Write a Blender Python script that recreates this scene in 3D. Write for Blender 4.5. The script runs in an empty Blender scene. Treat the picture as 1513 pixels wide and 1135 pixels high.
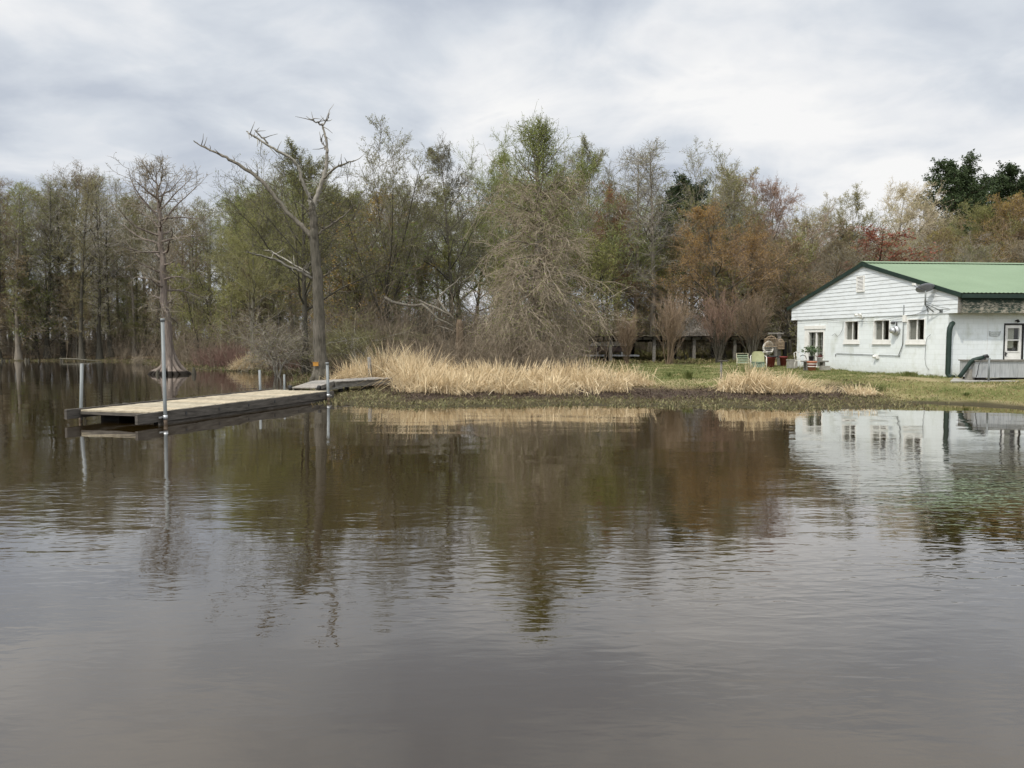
SKY_SEED = 24.6
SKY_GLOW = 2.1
EXPOSURE = 0.12
WAVE_A, WAVE_B, WAVE_C = 0.0044, 0.0029, 0.011
import bpy, math, random
import numpy as np
from mathutils import Vector, Matrix

# ------------------------------------------------------------------ basics
scene = bpy.context.scene
COL = scene.collection
rng = np.random.default_rng(7)
random.seed(7)
PI = math.pi
CAM_H = 1.9
FPX = 1100.0            # focal length in photograph pixels (1513 wide)
PITCH = math.atan((567.5 - 505.0) / FPX)


def at(px, py, Y):
    """World point at distance Y in front of the viewer for a sighting (px, py)."""
    a = (px - 756.5) / FPX
    b = (567.5 - py) / FPX
    c, s = math.cos(PITCH), math.sin(PITCH)
    dx, dy, dz = a, c + b * s, -s + b * c
    k = Y / dy
    return np.array([dx * k, Y, CAM_H + dz * k])


def nrm(a):
    return a / np.maximum(np.linalg.norm(a, axis=-1, keepdims=True), 1e-9)


# ------------------------------------------------------------------ mesh accumulation
class MB:
    def __init__(self, xf=None):
        self.v, self.f, self.n, self.xf = [], [], 0, xf

    def add(self, verts, faces, m=0, smooth=False):
        verts = np.asarray(verts, float).reshape(-1, 3)
        faces = np.asarray(faces, np.int64)
        if len(verts) == 0 or len(faces) == 0:
            return
        self.v.append(verts)
        self.f.append((faces + self.n, m, smooth))
        self.n += len(verts)

    def box(self, c, size, ax=None, m=0, jit=0.0):
        """box with centre c, full sizes, optional 3 axis rows"""
        s = np.array(size) / 2
        k = np.array([[-1, -1, -1], [1, -1, -1], [1, 1, -1], [-1, 1, -1], [-1, -1, 1], [1, -1, 1], [1, 1, 1], [-1, 1, 1]], float) * s
        if jit:
            k = k + rng.normal(0, jit, k.shape)
        if ax is not None:
            k = k @ np.asarray(ax, float)
        self.add(k + np.array(c), [[0, 3, 2, 1], [4, 5, 6, 7], [0, 1, 5, 4], [1, 2, 6, 5], [2, 3, 7, 6], [3, 0, 4, 7]], m)

    def span(self, lo, hi, m=0):
        lo, hi = np.array(lo, float), np.array(hi, float)
        self.box((lo + hi) / 2, np.abs(hi - lo), None, m)

    def beam(self, a, b, w, h, m=0, up=(0, 0, 1)):
        a, b = np.array(a, float), np.array(b, float)
        d = b - a
        L = np.linalg.norm(d)
        d = d / L
        u = np.array(up, float)
        s = np.cross(d, u)
        if np.linalg.norm(s) < 1e-3:
            s = np.array([1.0, 0, 0])
        s = s / np.linalg.norm(s)
        t = np.cross(s, d)
        self.box((a + b) / 2, (L, w, h), [d, s, t], m)

    def tubes(self, pts, rad, S=6, m=0, smooth=True, cap=False):
        pts = np.asarray(pts, float)
        if pts.ndim == 2:
            pts = pts[None]
        rad = np.asarray(rad, float)
        B, K, _ = pts.shape
        rad = np.broadcast_to(rad, (B, K)) if rad.ndim < 2 else rad
        t = nrm(np.gradient(pts, axis=1))
        t0 = nrm(pts[:, -1] - pts[:, 0])
        ref = np.where(np.abs(t0[:, 2:3]) < 0.8, np.array([[0, 0, 1.0]]), np.array([[1.0, 0.13, 0]]))
        ref = np.broadcast_to(ref[:, None, :], t.shape)
        s = nrm(np.cross(t, ref))
        u = np.cross(s, t)
        th = np.arange(S) * 2 * PI / S
        ring = pts[:, :, None, :] + rad[:, :, None, None] * (np.cos(th)[None, None, :, None] * s[:, :, None, :] + np.sin(th)[None, None, :, None] * u[:, :, None, :])
        idx = np.arange(B * K * S).reshape(B, K, S)
        a = idx[:, :-1, :]
        b = idx[:, 1:, :]
        f = np.stack([a, np.roll(a, -1, 2), np.roll(b, -1, 2), b], -1).reshape(-1, 4)
        n0 = self.n
        self.add(ring.reshape(-1, 3), f, m, smooth)
        if cap:
            for bb in range(B):
                self.f.append((idx[bb, -1, :][None, :] + n0, m, False))
                self.f.append((idx[bb, 0, ::-1][None, :] + n0, m, False))

    def tube(self, pts, r, S=8, m=0, cap=True):
        pts = np.asarray(pts, float)
        r = np.full(len(pts), r) if np.isscalar(r) else np.asarray(r, float)
        self.tubes(pts[None], r[None], S, m, True, cap)

    def lathe(self, prof, c=(0, 0, 0), S=16, m=0, ax=None, smooth=True):
        """prof = list of (radius, height)"""
        th = np.arange(S) * 2 * PI / S
        P = np.array([[(r * math.cos(x), r * math.sin(x), z) for x in th] for r, z in prof])
        if ax is not None:
            P = P @ np.asarray(ax, float)
        P = P + np.array(c)
        K = len(prof)
        idx = np.arange(K * S).reshape(K, S)
        a, b = idx[:-1], idx[1:]
        f = np.stack([a, np.roll(a, -1, 1), np.roll(b, -1, 1), b], -1).reshape(-1, 4)
        self.add(P.reshape(-1, 3), f, m, smooth)

    def prism(self, poly, ext, m=0):
        """closed polygon (list of 3d points) pushed along ext"""
        p = np.array(poly, float)
        n = len(p)
        q = p + np.array(ext, float)
        n0 = self.n
        self.add(np.vstack([p, q]), [[i, (i + 1) % n, n + (i + 1) % n, n + i] for i in range(n)], m)
        self.f.append((np.arange(n)[None, ::-1] + n0, m, False))
        self.f.append((np.arange(n)[None] + n + n0, m, False))

    def quads(self, c, a, b, m=0):
        """many diamonds: centre c, half axes a and b, all (N,3)"""
        N = len(c)
        v = np.stack([c - a, c - b, c + a, c + b], 1)
        self.add(v.reshape(-1, 3), np.arange(N * 4).reshape(N, 4), m)

    def mesh(self, name, mats):
        V = np.vstack(self.v)
        if self.xf is not None:
            V = self.xf(V)
        me = bpy.data.meshes.new(name)
        nl = sum(f.size for f, _, _ in self.f)
        npoly = sum(len(f) for f, _, _ in self.f)
        me.vertices.add(len(V))
        me.vertices.foreach_set('co', V.astype(np.float32).ravel())
        me.loops.add(nl)
        me.loops.foreach_set('vertex_index', np.concatenate([f.ravel() for f, _, _ in self.f]).astype(np.int32))
        me.polygons.add(npoly)
        tot = np.concatenate([np.full(len(f), f.shape[1]) for f, _, _ in self.f]).astype(np.int32)
        me.polygons.foreach_set('loop_start', np.concatenate([[0], np.cumsum(tot)[:-1]]).astype(np.int32))
        me.polygons.foreach_set('loop_total', tot)
        me.polygons.foreach_set('material_index', np.concatenate([np.full(len(f), mi) for f, mi, _ in self.f]).astype(np.int32))
        me.polygons.foreach_set('use_smooth', np.concatenate([np.full(len(f), s) for f, _, s in self.f]))
        for mm in (mats if isinstance(mats, (list, tuple)) else [mats]):
            me.materials.append(mm)
        me.update(calc_edges=True)
        return me

    def obj(self, name, mats, parent=None, **props):
        return link(name, self.mesh(name, mats), parent, **props)


def link(name, data, parent=None, **props):
    o = bpy.data.objects.new(name, data)
    COL.objects.link(o)
    if parent is not None:
        o.parent = parent
    for k, v in props.items():
        o[k] = v
    return o


def thing(name, label, category, loc=(0, 0, 0), rz=0.0, group=None, data=None):
    o = bpy.data.objects.new(name, data)
    COL.objects.link(o)
    o.location = [float(x) for x in loc]
    o.rotation_euler = (0, 0, rz)
    if data is None:
        o.empty_display_size = 0.2
    o['label'] = label
    o['category'] = category
    if group:
        o['group'] = group
    return o


def copy_tree(o, parent=None):
    c = o.copy()
    COL.objects.link(c)
    if parent is not None:
        c.parent = parent
    for ch in list(o.children):
        copy_tree(ch, c)
    return c


# ------------------------------------------------------------------ materials
class NT:
    def __init__(self, tree):
        self.t = tree
        self.t.nodes.clear()

    def n(self, kind, **kw):
        nd = self.t.nodes.new(kind)
        for k, v in kw.items():
            if k.startswith('i_'):
                key = k[2:]
                key = int(key) if key.isdigit() else key.replace('_', ' ')
                if hasattr(v, 'is_output'):
                    self.t.links.new(v, nd.inputs[key])
                else:
                    nd.inputs[key].default_value = v
            else:
                setattr(nd, k, v)
        return nd

    def link(self, a, b):
        self.t.links.new(a, b)


def c4(c):
    return (c[0], c[1], c[2], 1.0)


def mixrgb(nt, fac, a, b, mode='MIX'):
    m = nt.n('ShaderNodeMix', data_type='RGBA', blend_type=mode)
    for val, key in ((fac, 0), (a, 6), (b, 7)):
        if hasattr(val, 'is_output'):
            nt.link(val, m.inputs[key])
        else:
            m.inputs[key].default_value = val if key == 0 else c4(val)
    return m.outputs[2]


def ramp(nt, fac, stops):
    r = nt.n('ShaderNodeValToRGB')
    e = r.color_ramp.elements
    while len(e) > 1:
        e.remove(e[-1])
    e[0].position, e[0].color = stops[0][0], c4(stops[0][1])
    for p, c in stops[1:]:
        x = e.new(p)
        x.color = c4(c)
    nt.link(fac, r.inputs[0])
    return r.outputs[0]


def new_mat(name):
    m = bpy.data.materials.new(name)
    m.use_nodes = True
    return m, NT(m.node_tree)


def finish(nt, color, rough=0.8, bump=None, bdist=0.01, bstr=0.6, metal=0.0, spec=0.3, trans=0.0):
    p = nt.n('ShaderNodeBsdfPrincipled')
    if hasattr(color, 'is_output'):
        nt.link(color, p.inputs['Base Color'])
    else:
        p.inputs['Base Color'].default_value = c4(color)
    if hasattr(rough, 'is_output'):
        nt.link(rough, p.inputs['Roughness'])
    else:
        p.inputs['Roughness'].default_value = rough
    p.inputs['Metallic'].default_value = metal
    p.inputs['Specular IOR Level'].default_value = spec
    if bump is not None:
        b = nt.n('ShaderNodeBump', i_Height=bump, i_Distance=bdist, i_Strength=bstr)
        nt.link(b.outputs[0], p.inputs['Normal'])
    out = nt.n('ShaderNodeOutputMaterial')
    if trans > 0:
        tr = nt.n('ShaderNodeBsdfTranslucent')
        if hasattr(color, 'is_output'):
            nt.link(color, tr.inputs[0])
        else:
            tr.inputs[0].default_value = c4(color)
        mx = nt.n('ShaderNodeMixShader', i_0=trans)
        nt.link(p.outputs[0], mx.inputs[1])
        nt.link(tr.outputs[0], mx.inputs[2])
        nt.link(mx.outputs[0], out.inputs[0])
    else:
        nt.link(p.outputs[0], out.inputs[0])


def noise(nt, scale, detail=5.0, rough=0.6, coord='Object', stretch=None, dist=0.0):
    tc = nt.n('ShaderNodeTexCoord')
    v = tc.outputs[coord]
    if stretch is not None:
        mp = nt.n('ShaderNodeMapping', i_Vector=v, i_Scale=stretch)
        v = mp.outputs[0]
    return nt.n('ShaderNodeTexNoise', i_Vector=v, i_Scale=scale, i_Detail=detail, i_Roughness=rough, i_Distortion=dist).outputs[0]


def mat_noise(name, a, b, scale=3.0, stretch=None, rough=0.8, bdist=0.01, lo=0.3, hi=0.7, metal=0.0, spec=0.3, c=None):
    m, nt = new_mat(name)
    f = noise(nt, scale, 6.0, 0.65, stretch=stretch)
    stops = [(lo, a), (hi, b)] if c is None else [(lo, a), ((lo + hi) / 2, b), (hi, c)]
    finish(nt, ramp(nt, f, stops), rough, f, bdist, 0.6, metal, spec)
    return m


def mat_island(name, cols, rough=0.75, trans=0.0, spec=0.25, patch=None, objvar=0.0):
    """colour differs blade by blade / leaf by leaf"""
    m, nt = new_mat(name)
    g = nt.n('ShaderNodeNewGeometry')
    k = len(cols)
    col = ramp(nt, g.outputs['Random Per Island'], [(i / (k - 1), c) for i, c in enumerate(cols)])
    if patch is not None:
        f = noise(nt, patch[0], 4.0, 0.6)
        fac = nt.n('ShaderNodeMapRange', i_Value=f, i_1=0.42, i_2=0.62)
        col = mixrgb(nt, fac.outputs[0], col, patch[1], 'MIX') if len(patch) == 2 else mixrgb(nt, fac.outputs[0], col, mixrgb(nt, patch[2], col, patch[1]))
    if objvar > 0:
        oi = nt.n('ShaderNodeObjectInfo')
        hs = nt.n('ShaderNodeHueSaturation', i_Color=col)
        mr = nt.n('ShaderNodeMapRange', i_Value=oi.outputs['Random'], i_3=1.0 - objvar, i_4=1.0 + objvar)
        nt.link(mr.outputs[0], hs.inputs['Value'])
        col = hs.outputs[0]
    finish(nt, col, rough, None, spec=spec, trans=trans)
    return m


def mat_bark(name, a, b, scale=4.0):
    m, nt = new_mat(name)
    f = noise(nt, scale, 7.0, 0.7, stretch=(2.2, 2.2, 0.35))
    f2 = noise(nt, 0.6, 3.0, 0.5)
    col = ramp(nt, f, [(0.32, a), (0.66, b)])
    col = mixrgb(nt, f2, col, (a[0] * 0.9, a[1] * 1.02, a[2] * 0.85))
    oi = nt.n('ShaderNodeObjectInfo')
    hs = nt.n('ShaderNodeHueSaturation', i_Color=col)
    mr = nt.n('ShaderNodeMapRange', i_Value=oi.outputs['Random'], i_3=0.65, i_4=1.4)
    nt.link(mr.outputs[0], hs.inputs['Value'])
    finish(nt, hs.outputs[0], 0.9, f, 0.06, 0.9, spec=0.15)
    return m


def mat_plain(name, c, rough=0.6, metal=0.0, spec=0.4):
    m, nt = new_mat(name)
    f = noise(nt, 6.0, 4.0, 0.6)
    col = ramp(nt, f, [(0.3, tuple(x * 0.82 for x in c)), (0.7, tuple(min(1, x * 1.1) for x in c))])
    finish(nt, col, rough, None, metal=metal, spec=spec)
    return m


M = {}
M['bark_grey'] = mat_bark('bark_grey', (0.12, 0.105, 0.085), (0.29, 0.26, 0.215))
M['bark_dark'] = mat_bark('bark_dark', (0.06, 0.052, 0.042), (0.16, 0.14, 0.115))
M['bark_snag'] = mat_bark('bark_snag', (0.090, 0.077, 0.063), (0.33, 0.29, 0.24), 6.5)
M['dead_wood'] = mat_bark('dead_wood', (0.16, 0.14, 0.12), (0.55, 0.50, 0.45), 2.2)
M['bark_cypress'] = mat_bark('bark_cypress', (0.14, 0.115, 0.095), (0.33, 0.28, 0.24))
M['bark_pine'] = mat_bark('bark_pine', (0.07, 0.05, 0.04), (0.18, 0.13, 0.10))


def twig(name, a, b):
    M[name] = mat_island(name, [a, b, a], 0.85, objvar=0.2)


twig('twig_grey', (0.17, 0.15, 0.115), (0.31, 0.275, 0.215))
twig('twig_dark', (0.085, 0.075, 0.058), (0.17, 0.15, 0.115))
twig('twig_pale', (0.28, 0.23, 0.165), (0.49, 0.41, 0.305))
twig('twig_silver', (0.20, 0.18, 0.155), (0.42, 0.38, 0.33))
twig('twig_brown', (0.16, 0.115, 0.078), (0.29, 0.215, 0.15))
twig('twig_green', (0.15, 0.155, 0.06), (0.25, 0.26, 0.11))
twig('twig_olive', (0.155, 0.145, 0.07), (0.265, 0.245, 0.125))
twig('twig_red', (0.18, 0.115, 0.085), (0.30, 0.20, 0.15))


def leaf(name, *cols):
    M[name] = mat_island(name, list(cols), 0.6, 0.3, 0.3, objvar=0.18)


leaf('leaf_olive', (0.185, 0.195, 0.05), (0.28, 0.285, 0.085), (0.23, 0.215, 0.07))
leaf('leaf_green', (0.18, 0.225, 0.045), (0.28, 0.33, 0.08), (0.22, 0.235, 0.065))
leaf('leaf_bright', (0.17, 0.27, 0.03), (0.26, 0.38, 0.06), (0.2, 0.28, 0.05))
leaf('leaf_dark', (0.10, 0.10, 0.045), (0.16, 0.155, 0.07), (0.13, 0.115, 0.055))
leaf('leaf_brown', (0.19, 0.135, 0.07), (0.27, 0.20, 0.10), (0.18, 0.15, 0.07))
leaf('leaf_orange', (0.38, 0.215, 0.06), (0.48, 0.30, 0.085), (0.32, 0.21, 0.07))
leaf('leaf_rust', (0.34, 0.14, 0.05), (0.42, 0.20, 0.07), (0.30, 0.15, 0.06))
leaf('leaf_red', (0.28, 0.075, 0.045), (0.37, 0.12, 0.075), (0.26, 0.10, 0.06))
leaf('leaf_pink', (0.38, 0.25, 0.18), (0.46, 0.32, 0.24), (0.32, 0.21, 0.13))
leaf('leaf_yellow', (0.30, 0.26, 0.07), (0.42, 0.36, 0.12), (0.27, 0.24, 0.08))
leaf('leaf_cream', (0.40, 0.36, 0.20), (0.52, 0.46, 0.27), (0.34, 0.29, 0.14))
leaf('leaf_gold', (0.30, 0.19, 0.04), (0.36, 0.26, 0.07), (0.21, 0.17, 0.05))
M['needle'] = mat_island('needle', [(0.028, 0.046, 0.018), (0.062, 0.088, 0.034), (0.042, 0.064, 0.024)], 0.6, 0.2, objvar=0.15)

# ------------------------------------------------------------------ camera, sun and sky
cam = bpy.data.cameras.new('camera')
cam.sensor_width = 36.0
cam.lens = FPX * 36.0 / 1513.0
cam.clip_end = 6000
camo = bpy.data.objects.new('camera', cam)
COL.objects.link(camo)
camo.location = (0, 0, CAM_H)
camo.rotation_euler = (PI / 2 - PITCH, 0, 0)
scene.camera = camo

SUN_DIR = Vector((-0.45, -0.52, 1.02)).normalized()      # towards the sun
sl = bpy.data.lights.new('sun', 'SUN')
sl.energy = 2.35
sl.angle = math.radians(1.5)
sl.color = (1.0, 0.93, 0.82)
so = bpy.data.objects.new('sun', sl)
COL.objects.link(so)
so.rotation_euler = SUN_DIR.to_track_quat('Z', 'Y').to_euler()

world = bpy.data.worlds.new('World')
scene.world = world
world.use_nodes = True
nt = NT(world.node_tree)
sky = nt.n('ShaderNodeTexSky', sky_type='NISHITA', sun_disc=False)
sky.sun_elevation = math.asin(SUN_DIR.z)
sky.sun_rotation = math.atan2(SUN_DIR.x, SUN_DIR.y)
tc = nt.n('ShaderNodeTexCoord')
sep = nt.n('ShaderNodeSeparateXYZ', i_0=tc.outputs['Generated'])
zc = nt.n('ShaderNodeMath', operation='MAXIMUM', i_0=sep.outputs[2], i_1=0.0)
den = nt.n('ShaderNodeMath', operation='ADD', i_0=zc.outputs[0], i_1=0.16)
ux = nt.n('ShaderNodeMath', operation='DIVIDE', i_0=sep.outputs[0], i_1=den.outputs[0])
uy = nt.n('ShaderNodeMath', operation='DIVIDE', i_0=sep.outputs[1], i_1=den.outputs[0])
cv = nt.n('ShaderNodeCombineXYZ', i_0=ux.outputs[0], i_1=uy.outputs[0], i_2=SKY_SEED)
n1 = nt.n('ShaderNodeTexNoise', i_Vector=cv.outputs[0], i_Scale=1.05, i_Detail=9.0, i_Roughness=0.5, i_Distortion=0.3)
n2 = nt.n('ShaderNodeTexNoise', i_Vector=cv.outputs[0], i_Scale=2.4, i_Detail=5.0, i_Roughness=0.55, i_Distortion=0.5)
nn = nt.n('ShaderNodeMath', operation='MULTIPLY_ADD', i_0=n2.outputs[0], i_1=0.45, i_2=n1.outputs[0])
cl = ramp(nt, nn.outputs[0], [(0.57, (4.9, 5.35, 6.1)), (0.69, (6.2, 6.6, 7.15)), (0.77, (7.4, 7.6, 7.9)), (0.87, (8.6, 8.6, 8.6))])
# thin places let a little blue through
thin = nt.n('ShaderNodeMapRange', i_Value=n2.outputs[0], i_1=0.62, i_2=0.78, i_3=0.0, i_4=0.25)
skyc = mixrgb(nt, thin.outputs[0], cl, sky.outputs[0])
# the cloud sheet is brighter round the hidden sun
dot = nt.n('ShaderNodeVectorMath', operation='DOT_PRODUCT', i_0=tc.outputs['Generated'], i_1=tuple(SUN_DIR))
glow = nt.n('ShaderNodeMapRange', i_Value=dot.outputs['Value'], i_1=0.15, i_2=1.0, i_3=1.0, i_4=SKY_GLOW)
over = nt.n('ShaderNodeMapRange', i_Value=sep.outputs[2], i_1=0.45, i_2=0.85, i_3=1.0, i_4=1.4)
both = nt.n('ShaderNodeMath', operation='MULTIPLY', i_0=glow.outputs[0], i_1=over.outputs[0])  # sky out of view boosted to lift fill light and water reflections
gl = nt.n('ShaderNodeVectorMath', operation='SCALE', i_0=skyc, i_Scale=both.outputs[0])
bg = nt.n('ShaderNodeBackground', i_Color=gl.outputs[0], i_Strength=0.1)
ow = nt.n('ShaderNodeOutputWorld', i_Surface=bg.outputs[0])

scene.render.engine = 'CYCLES'
scene.view_settings.view_transform = 'Standard'
scene.view_settings.look = 'None'
scene.view_settings.exposure = EXPOSURE
scene.view_settings.gamma = 1.0
scene.cycles.max_bounces = 6
scene.cycles.diffuse_bounces = 2
scene.cycles.glossy_bounces = 3
scene.cycles.transmission_bounces = 3
scene.cycles.transparent_max_bounces = 6
scene.cycles.caustics_reflective = False
scene.cycles.use_denoising = True

# ------------------------------------------------------------------ land and water
SHORE = np.array([(-700, 60), (-300, 70), (-160, 72), (-96, 73), (-50, 73.3), (-44, 74), (-37, 71.5), (-30.5, 63.5), (-22.8, 52), (-18, 48), (-14.7, 45.6),
                  (-10.9, 38.5), (-8.6, 32), (-6.7, 26.6), (-5.5, 23.0), (-4.4, 21.6), (-3, 21.2), (-1.2, 21.7), (0, 21.6), (1.9, 22.1), (3.8, 21.7), (6.6, 21.2),
                  (8.1, 20.9), (9.5, 21.0), (11.3, 21.4), (12.6, 22.6), (13.6, 22.1), (14.3, 20.7), (16, 18.7), (20, 15), (40, 4), (300, -40)], float)
WPOLY = np.vstack([SHORE, [(300, -900), (-700, -900)]])


def inside(px, py, poly):
    r = np.zeros(px.shape, bool)
    n = len(poly)
    for i in range(n):
        x1, y1 = poly[i]
        x2, y2 = poly[(i + 1) % n]
        if y1 == y2:
            continue
        c = (y1 > py) != (y2 > py)
        r ^= c & (px < (x2 - x1) * (py - y1) / (y2 - y1) + x1)
    return r


def shore_dist(x, y):
    """metres inland (negative in the water)"""
    x, y = np.asarray(x, float), np.asarray(y, float)
    d = np.full(x.shape, 1e9)
    for (x1, y1), (x2, y2) in zip(SHORE[:-1], SHORE[1:]):
        ex, ey = x2 - x1, y2 - y1
        t = np.clip(((x - x1) * ex + (y - y1) * ey) / (ex * ex + ey * ey), 0, 1)
        d = np.minimum(d, np.hypot(x - x1 - t * ex, y - y1 - t * ey))
    return np.where(inside(x, y, WPOLY), -d, d)


def lump(x, y):
    return 0.5 * np.sin(x * 1.31 + 0.7 * np.sin(y * 0.9)) * np.sin(y * 1.07 + 1.3) + 0.3 * np.sin(x * 3.1 + y * 1.7) + 0.2 * np.sin(y * 4.3 - x * 2.2)


def ground_z(x, y, d=None):
    x, y = np.asarray(x, float), np.asarray(y, float)
    if d is None:
        d = shore_dist(x, y)
    d = d * (1 + 0.9 * np.clip((x - 11.0) / 3.0, 0, 1) * (d > 0))
    z = np.interp(d, [-8, -2, 0, 0.8, 2.5, 4.5, 7, 12, 40, 120, 1500], [-1.6, -0.35, 0.0, 0.05, 0.12, 0.26, 0.47, 0.52, 0.62, 1.0, 6.0])
    return z + lump(x, y) * np.interp(d, [-2, 0, 1, 6, 20], [0, 0.012, 0.03, 0.05, 0.09])


def gpt(x, y, dz=0.0):
    return np.array([x, y, float(ground_z(np.array([x]), np.array([y]))[0]) + dz])


xs = np.unique(np.concatenate([np.linspace(-1500, -110, 26), np.linspace(-110, -26, 85), np.linspace(-26, 24, 260), np.linspace(24, 60, 40), np.linspace(60, 1500, 26)]))
ys = np.unique(np.concatenate([np.linspace(-300, 12, 22), np.linspace(12, 18, 12), np.linspace(18, 32, 120), np.linspace(32, 80, 110), np.linspace(80, 140, 30), np.linspace(140, 2500, 40)]))
gx, gy = np.meshgrid(xs, ys)
gd = shore_dist(gx, gy)
gz_ = ground_z(gx, gy, gd)
mb = MB()
ny, nx = gx.shape
idx = np.arange(ny * nx).reshape(ny, nx)
mb.add(np.stack([gx, gy, gz_], -1).reshape(-1, 3), np.stack([idx[:-1, :-1], idx[:-1, 1:], idx[1:, 1:], idx[1:, :-1]], -1).reshape(-1, 4), 0, True)

m, nt = new_mat('bank_soil')
att = nt.n('ShaderNodeAttribute', attribute_name='inland')
att2 = nt.n('ShaderNodeAttribute', attribute_name='lawn')
f1 = noise(nt, 1.6, 7.0, 0.65)
f2 = noise(nt, 14.0, 5.0, 0.7)
f3 = noise(nt, 0.45, 4.0, 0.55)
dn = nt.n('ShaderNodeMath', operation='MULTIPLY_ADD', i_0=f1, i_1=1.6, i_2=att.outputs['Fac'])
mr = nt.n('ShaderNodeMapRange', i_Value=dn.outputs[0], i_1=0.0, i_2=10.0)
zone = ramp(nt, mr.outputs[0], [(0.0, (0.035, 0.028, 0.016)), (0.10, (0.06, 0.05, 0.025)), (0.24, (0.075, 0.06, 0.03)), (0.32, (0.06, 0.042, 0.032)), (0.46, (0.07, 0.050, 0.038)), (0.56, (0.15, 0.11, 0.06)), (0.9, (0.10, 0.075, 0.045))])
grass = ramp(nt, f3, [(0.35, (0.12, 0.13, 0.04)), (0.5, (0.19, 0.18, 0.07)), (0.6, (0.30, 0.25, 0.13))])
gm = nt.n('ShaderNodeMath', operation='MULTIPLY', i_0=att2.outputs['Fac'], i_1=1.0, use_clamp=True)
col = mixrgb(nt, gm.outputs[0], zone, grass)
col = mixrgb(nt, 0.35, col, ramp(nt, f2, [(0.3, (0.35, 0.35, 0.35)), (0.7, (1.0, 1.0, 1.0))]), 'MULTIPLY')
finish(nt, col, 0.95, f2, 0.05, 0.8, spec=0.15)
M['soil'] = m
me = mb.mesh('ground', M['soil'])
a = me.attributes.new('inland', 'FLOAT', 'POINT')
a.data.foreach_set('value', gd.ravel().astype(np.float32))


def lawn_mask(x, y, d):
    m1 = np.clip((x - 3.5) / 2.0, 0, 1) * np.clip((d - 4.2) / 1.5, 0, 1) * np.clip((46.0 - y) / 3, 0, 1)
    m2 = np.clip((x - 11.4) / 1.0, 0, 1) * np.clip((d - 0.5) / 0.6, 0, 1)
    return np.maximum(m1, m2)


a = me.attributes.new('lawn', 'FLOAT', 'POINT')
a.data.foreach_set('value', lawn_mask(gx, gy, gd).ravel().astype(np.float32))
link('ground', me, kind='structure')

mb = MB()
mb.add([(-690, -400, 0), (290, -400, 0), (290, 90, 0), (-690, 90, 0)], [[0, 1, 2, 3]])
m, nt = new_mat('pond_water')
geo = nt.n('ShaderNodeNewGeometry')
pos = geo.outputs['Position']


def wave(scale, stretch, rot, detail, rough, dist=0.0):
    mp = nt.n('ShaderNodeMapping', i_Vector=pos, i_Scale=stretch, i_Rotation=(0, 0, rot))
    return nt.n('ShaderNodeTexNoise', i_Vector=mp.outputs[0], i_Scale=scale, i_Detail=detail, i_Roughness=rough, i_Distortion=dist).outputs[0]


w1 = wave(1.0, (1.3, 3.3, 1), 0.10, 2.0, 0.45, 0.3)
w2 = wave(1.0, (3.6, 10.0, 1), -0.28, 2.0, 0.5, 0.3)
w3 = wave(0.11, (1, 1.6, 1), 0.5, 3.0, 0.5, 0.6)
w4 = wave(0.35, (1, 2.2, 1), -0.35, 1.0, 0.5, 0.2)
calm = nt.n('ShaderNodeMapRange', i_Value=w3, i_1=0.42, i_2=0.58, i_3=0.30, i_4=1.0)
# the breeze reaches the open water to the right; the lee of the bank stays smooth
sp = nt.n('ShaderNodeSeparateXYZ', i_0=pos)
lee = nt.n('ShaderNodeMapRange', i_Value=sp.outputs[1], i_1=8.0, i_2=18.0, i_3=1.0, i_4=0.30)
h1 = nt.n('ShaderNodeMath', operation='MULTIPLY', i_0=w1, i_1=WAVE_A)
h2 = nt.n('ShaderNodeMath', operation='MULTIPLY', i_0=w2, i_1=WAVE_B)
# a light breeze roughens the open water by the house side and a streak before the dock
gust = None
for cx_, cy_, rx_, ry_ in ((6.5, 11.5, 5.0, 5.5), (-6.0, 9.3, 6.0, 1.5), (1.5, 6.0, 5.0, 1.3)):
    dd_ = nt.n('ShaderNodeVectorMath', operation='SUBTRACT', i_0=pos, i_1=(cx_, cy_, 0))
    ds_ = nt.n('ShaderNodeVectorMath', operation='MULTIPLY', i_0=dd_.outputs[0], i_1=(1 / rx_, 1 / ry_, 0))
    ln_ = nt.n('ShaderNodeVectorMath', operation='LENGTH', i_0=ds_.outputs[0])
    nz_ = nt.n('ShaderNodeMath', operation='MULTIPLY_ADD', i_0=w3, i_1=1.6, i_2=ln_.outputs['Value'])
    g_ = nt.n('ShaderNodeMapRange', i_Value=nz_.outputs[0], i_1=1.1, i_2=2.0, i_3=1.5, i_4=0.0)
    gust = g_.outputs[0] if gust is None else nt.n('ShaderNodeMath', operation='MAXIMUM', i_0=gust, i_1=g_.outputs[0]).outputs[0]
calmg = nt.n('ShaderNodeMath', operation='MAXIMUM', i_0=calm.outputs[0], i_1=gust)
h2b = nt.n('ShaderNodeMath', operation='MULTIPLY', i_0=h2.outputs[0], i_1=calmg.outputs[0])
calm2 = nt.n('ShaderNodeMapRange', i_Value=w3, i_1=0.40, i_2=0.64, i_3=0.35, i_4=1.25)
h1b = nt.n('ShaderNodeMath', operation='MULTIPLY', i_0=h1.outputs[0], i_1=calm2.outputs[0])
h3 = nt.n('ShaderNodeMath', operation='ADD', i_0=h1b.outputs[0], i_1=h2b.outputs[0])
h3b = nt.n('ShaderNodeMath', operation='MULTIPLY', i_0=h3.outputs[0], i_1=lee.outputs[0])
h4 = nt.n('ShaderNodeMath', operation='MULTIPLY_ADD', i_0=w4, i_1=WAVE_C, i_2=h3b.outputs[0])
bp = nt.n('ShaderNodeBump', i_Height=h4.outputs[0], i_Distance=1.0, i_Strength=1.0)
p = nt.n('ShaderNodeBsdfPrincipled', i_Roughness=0.015, i_IOR=1.45)
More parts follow.
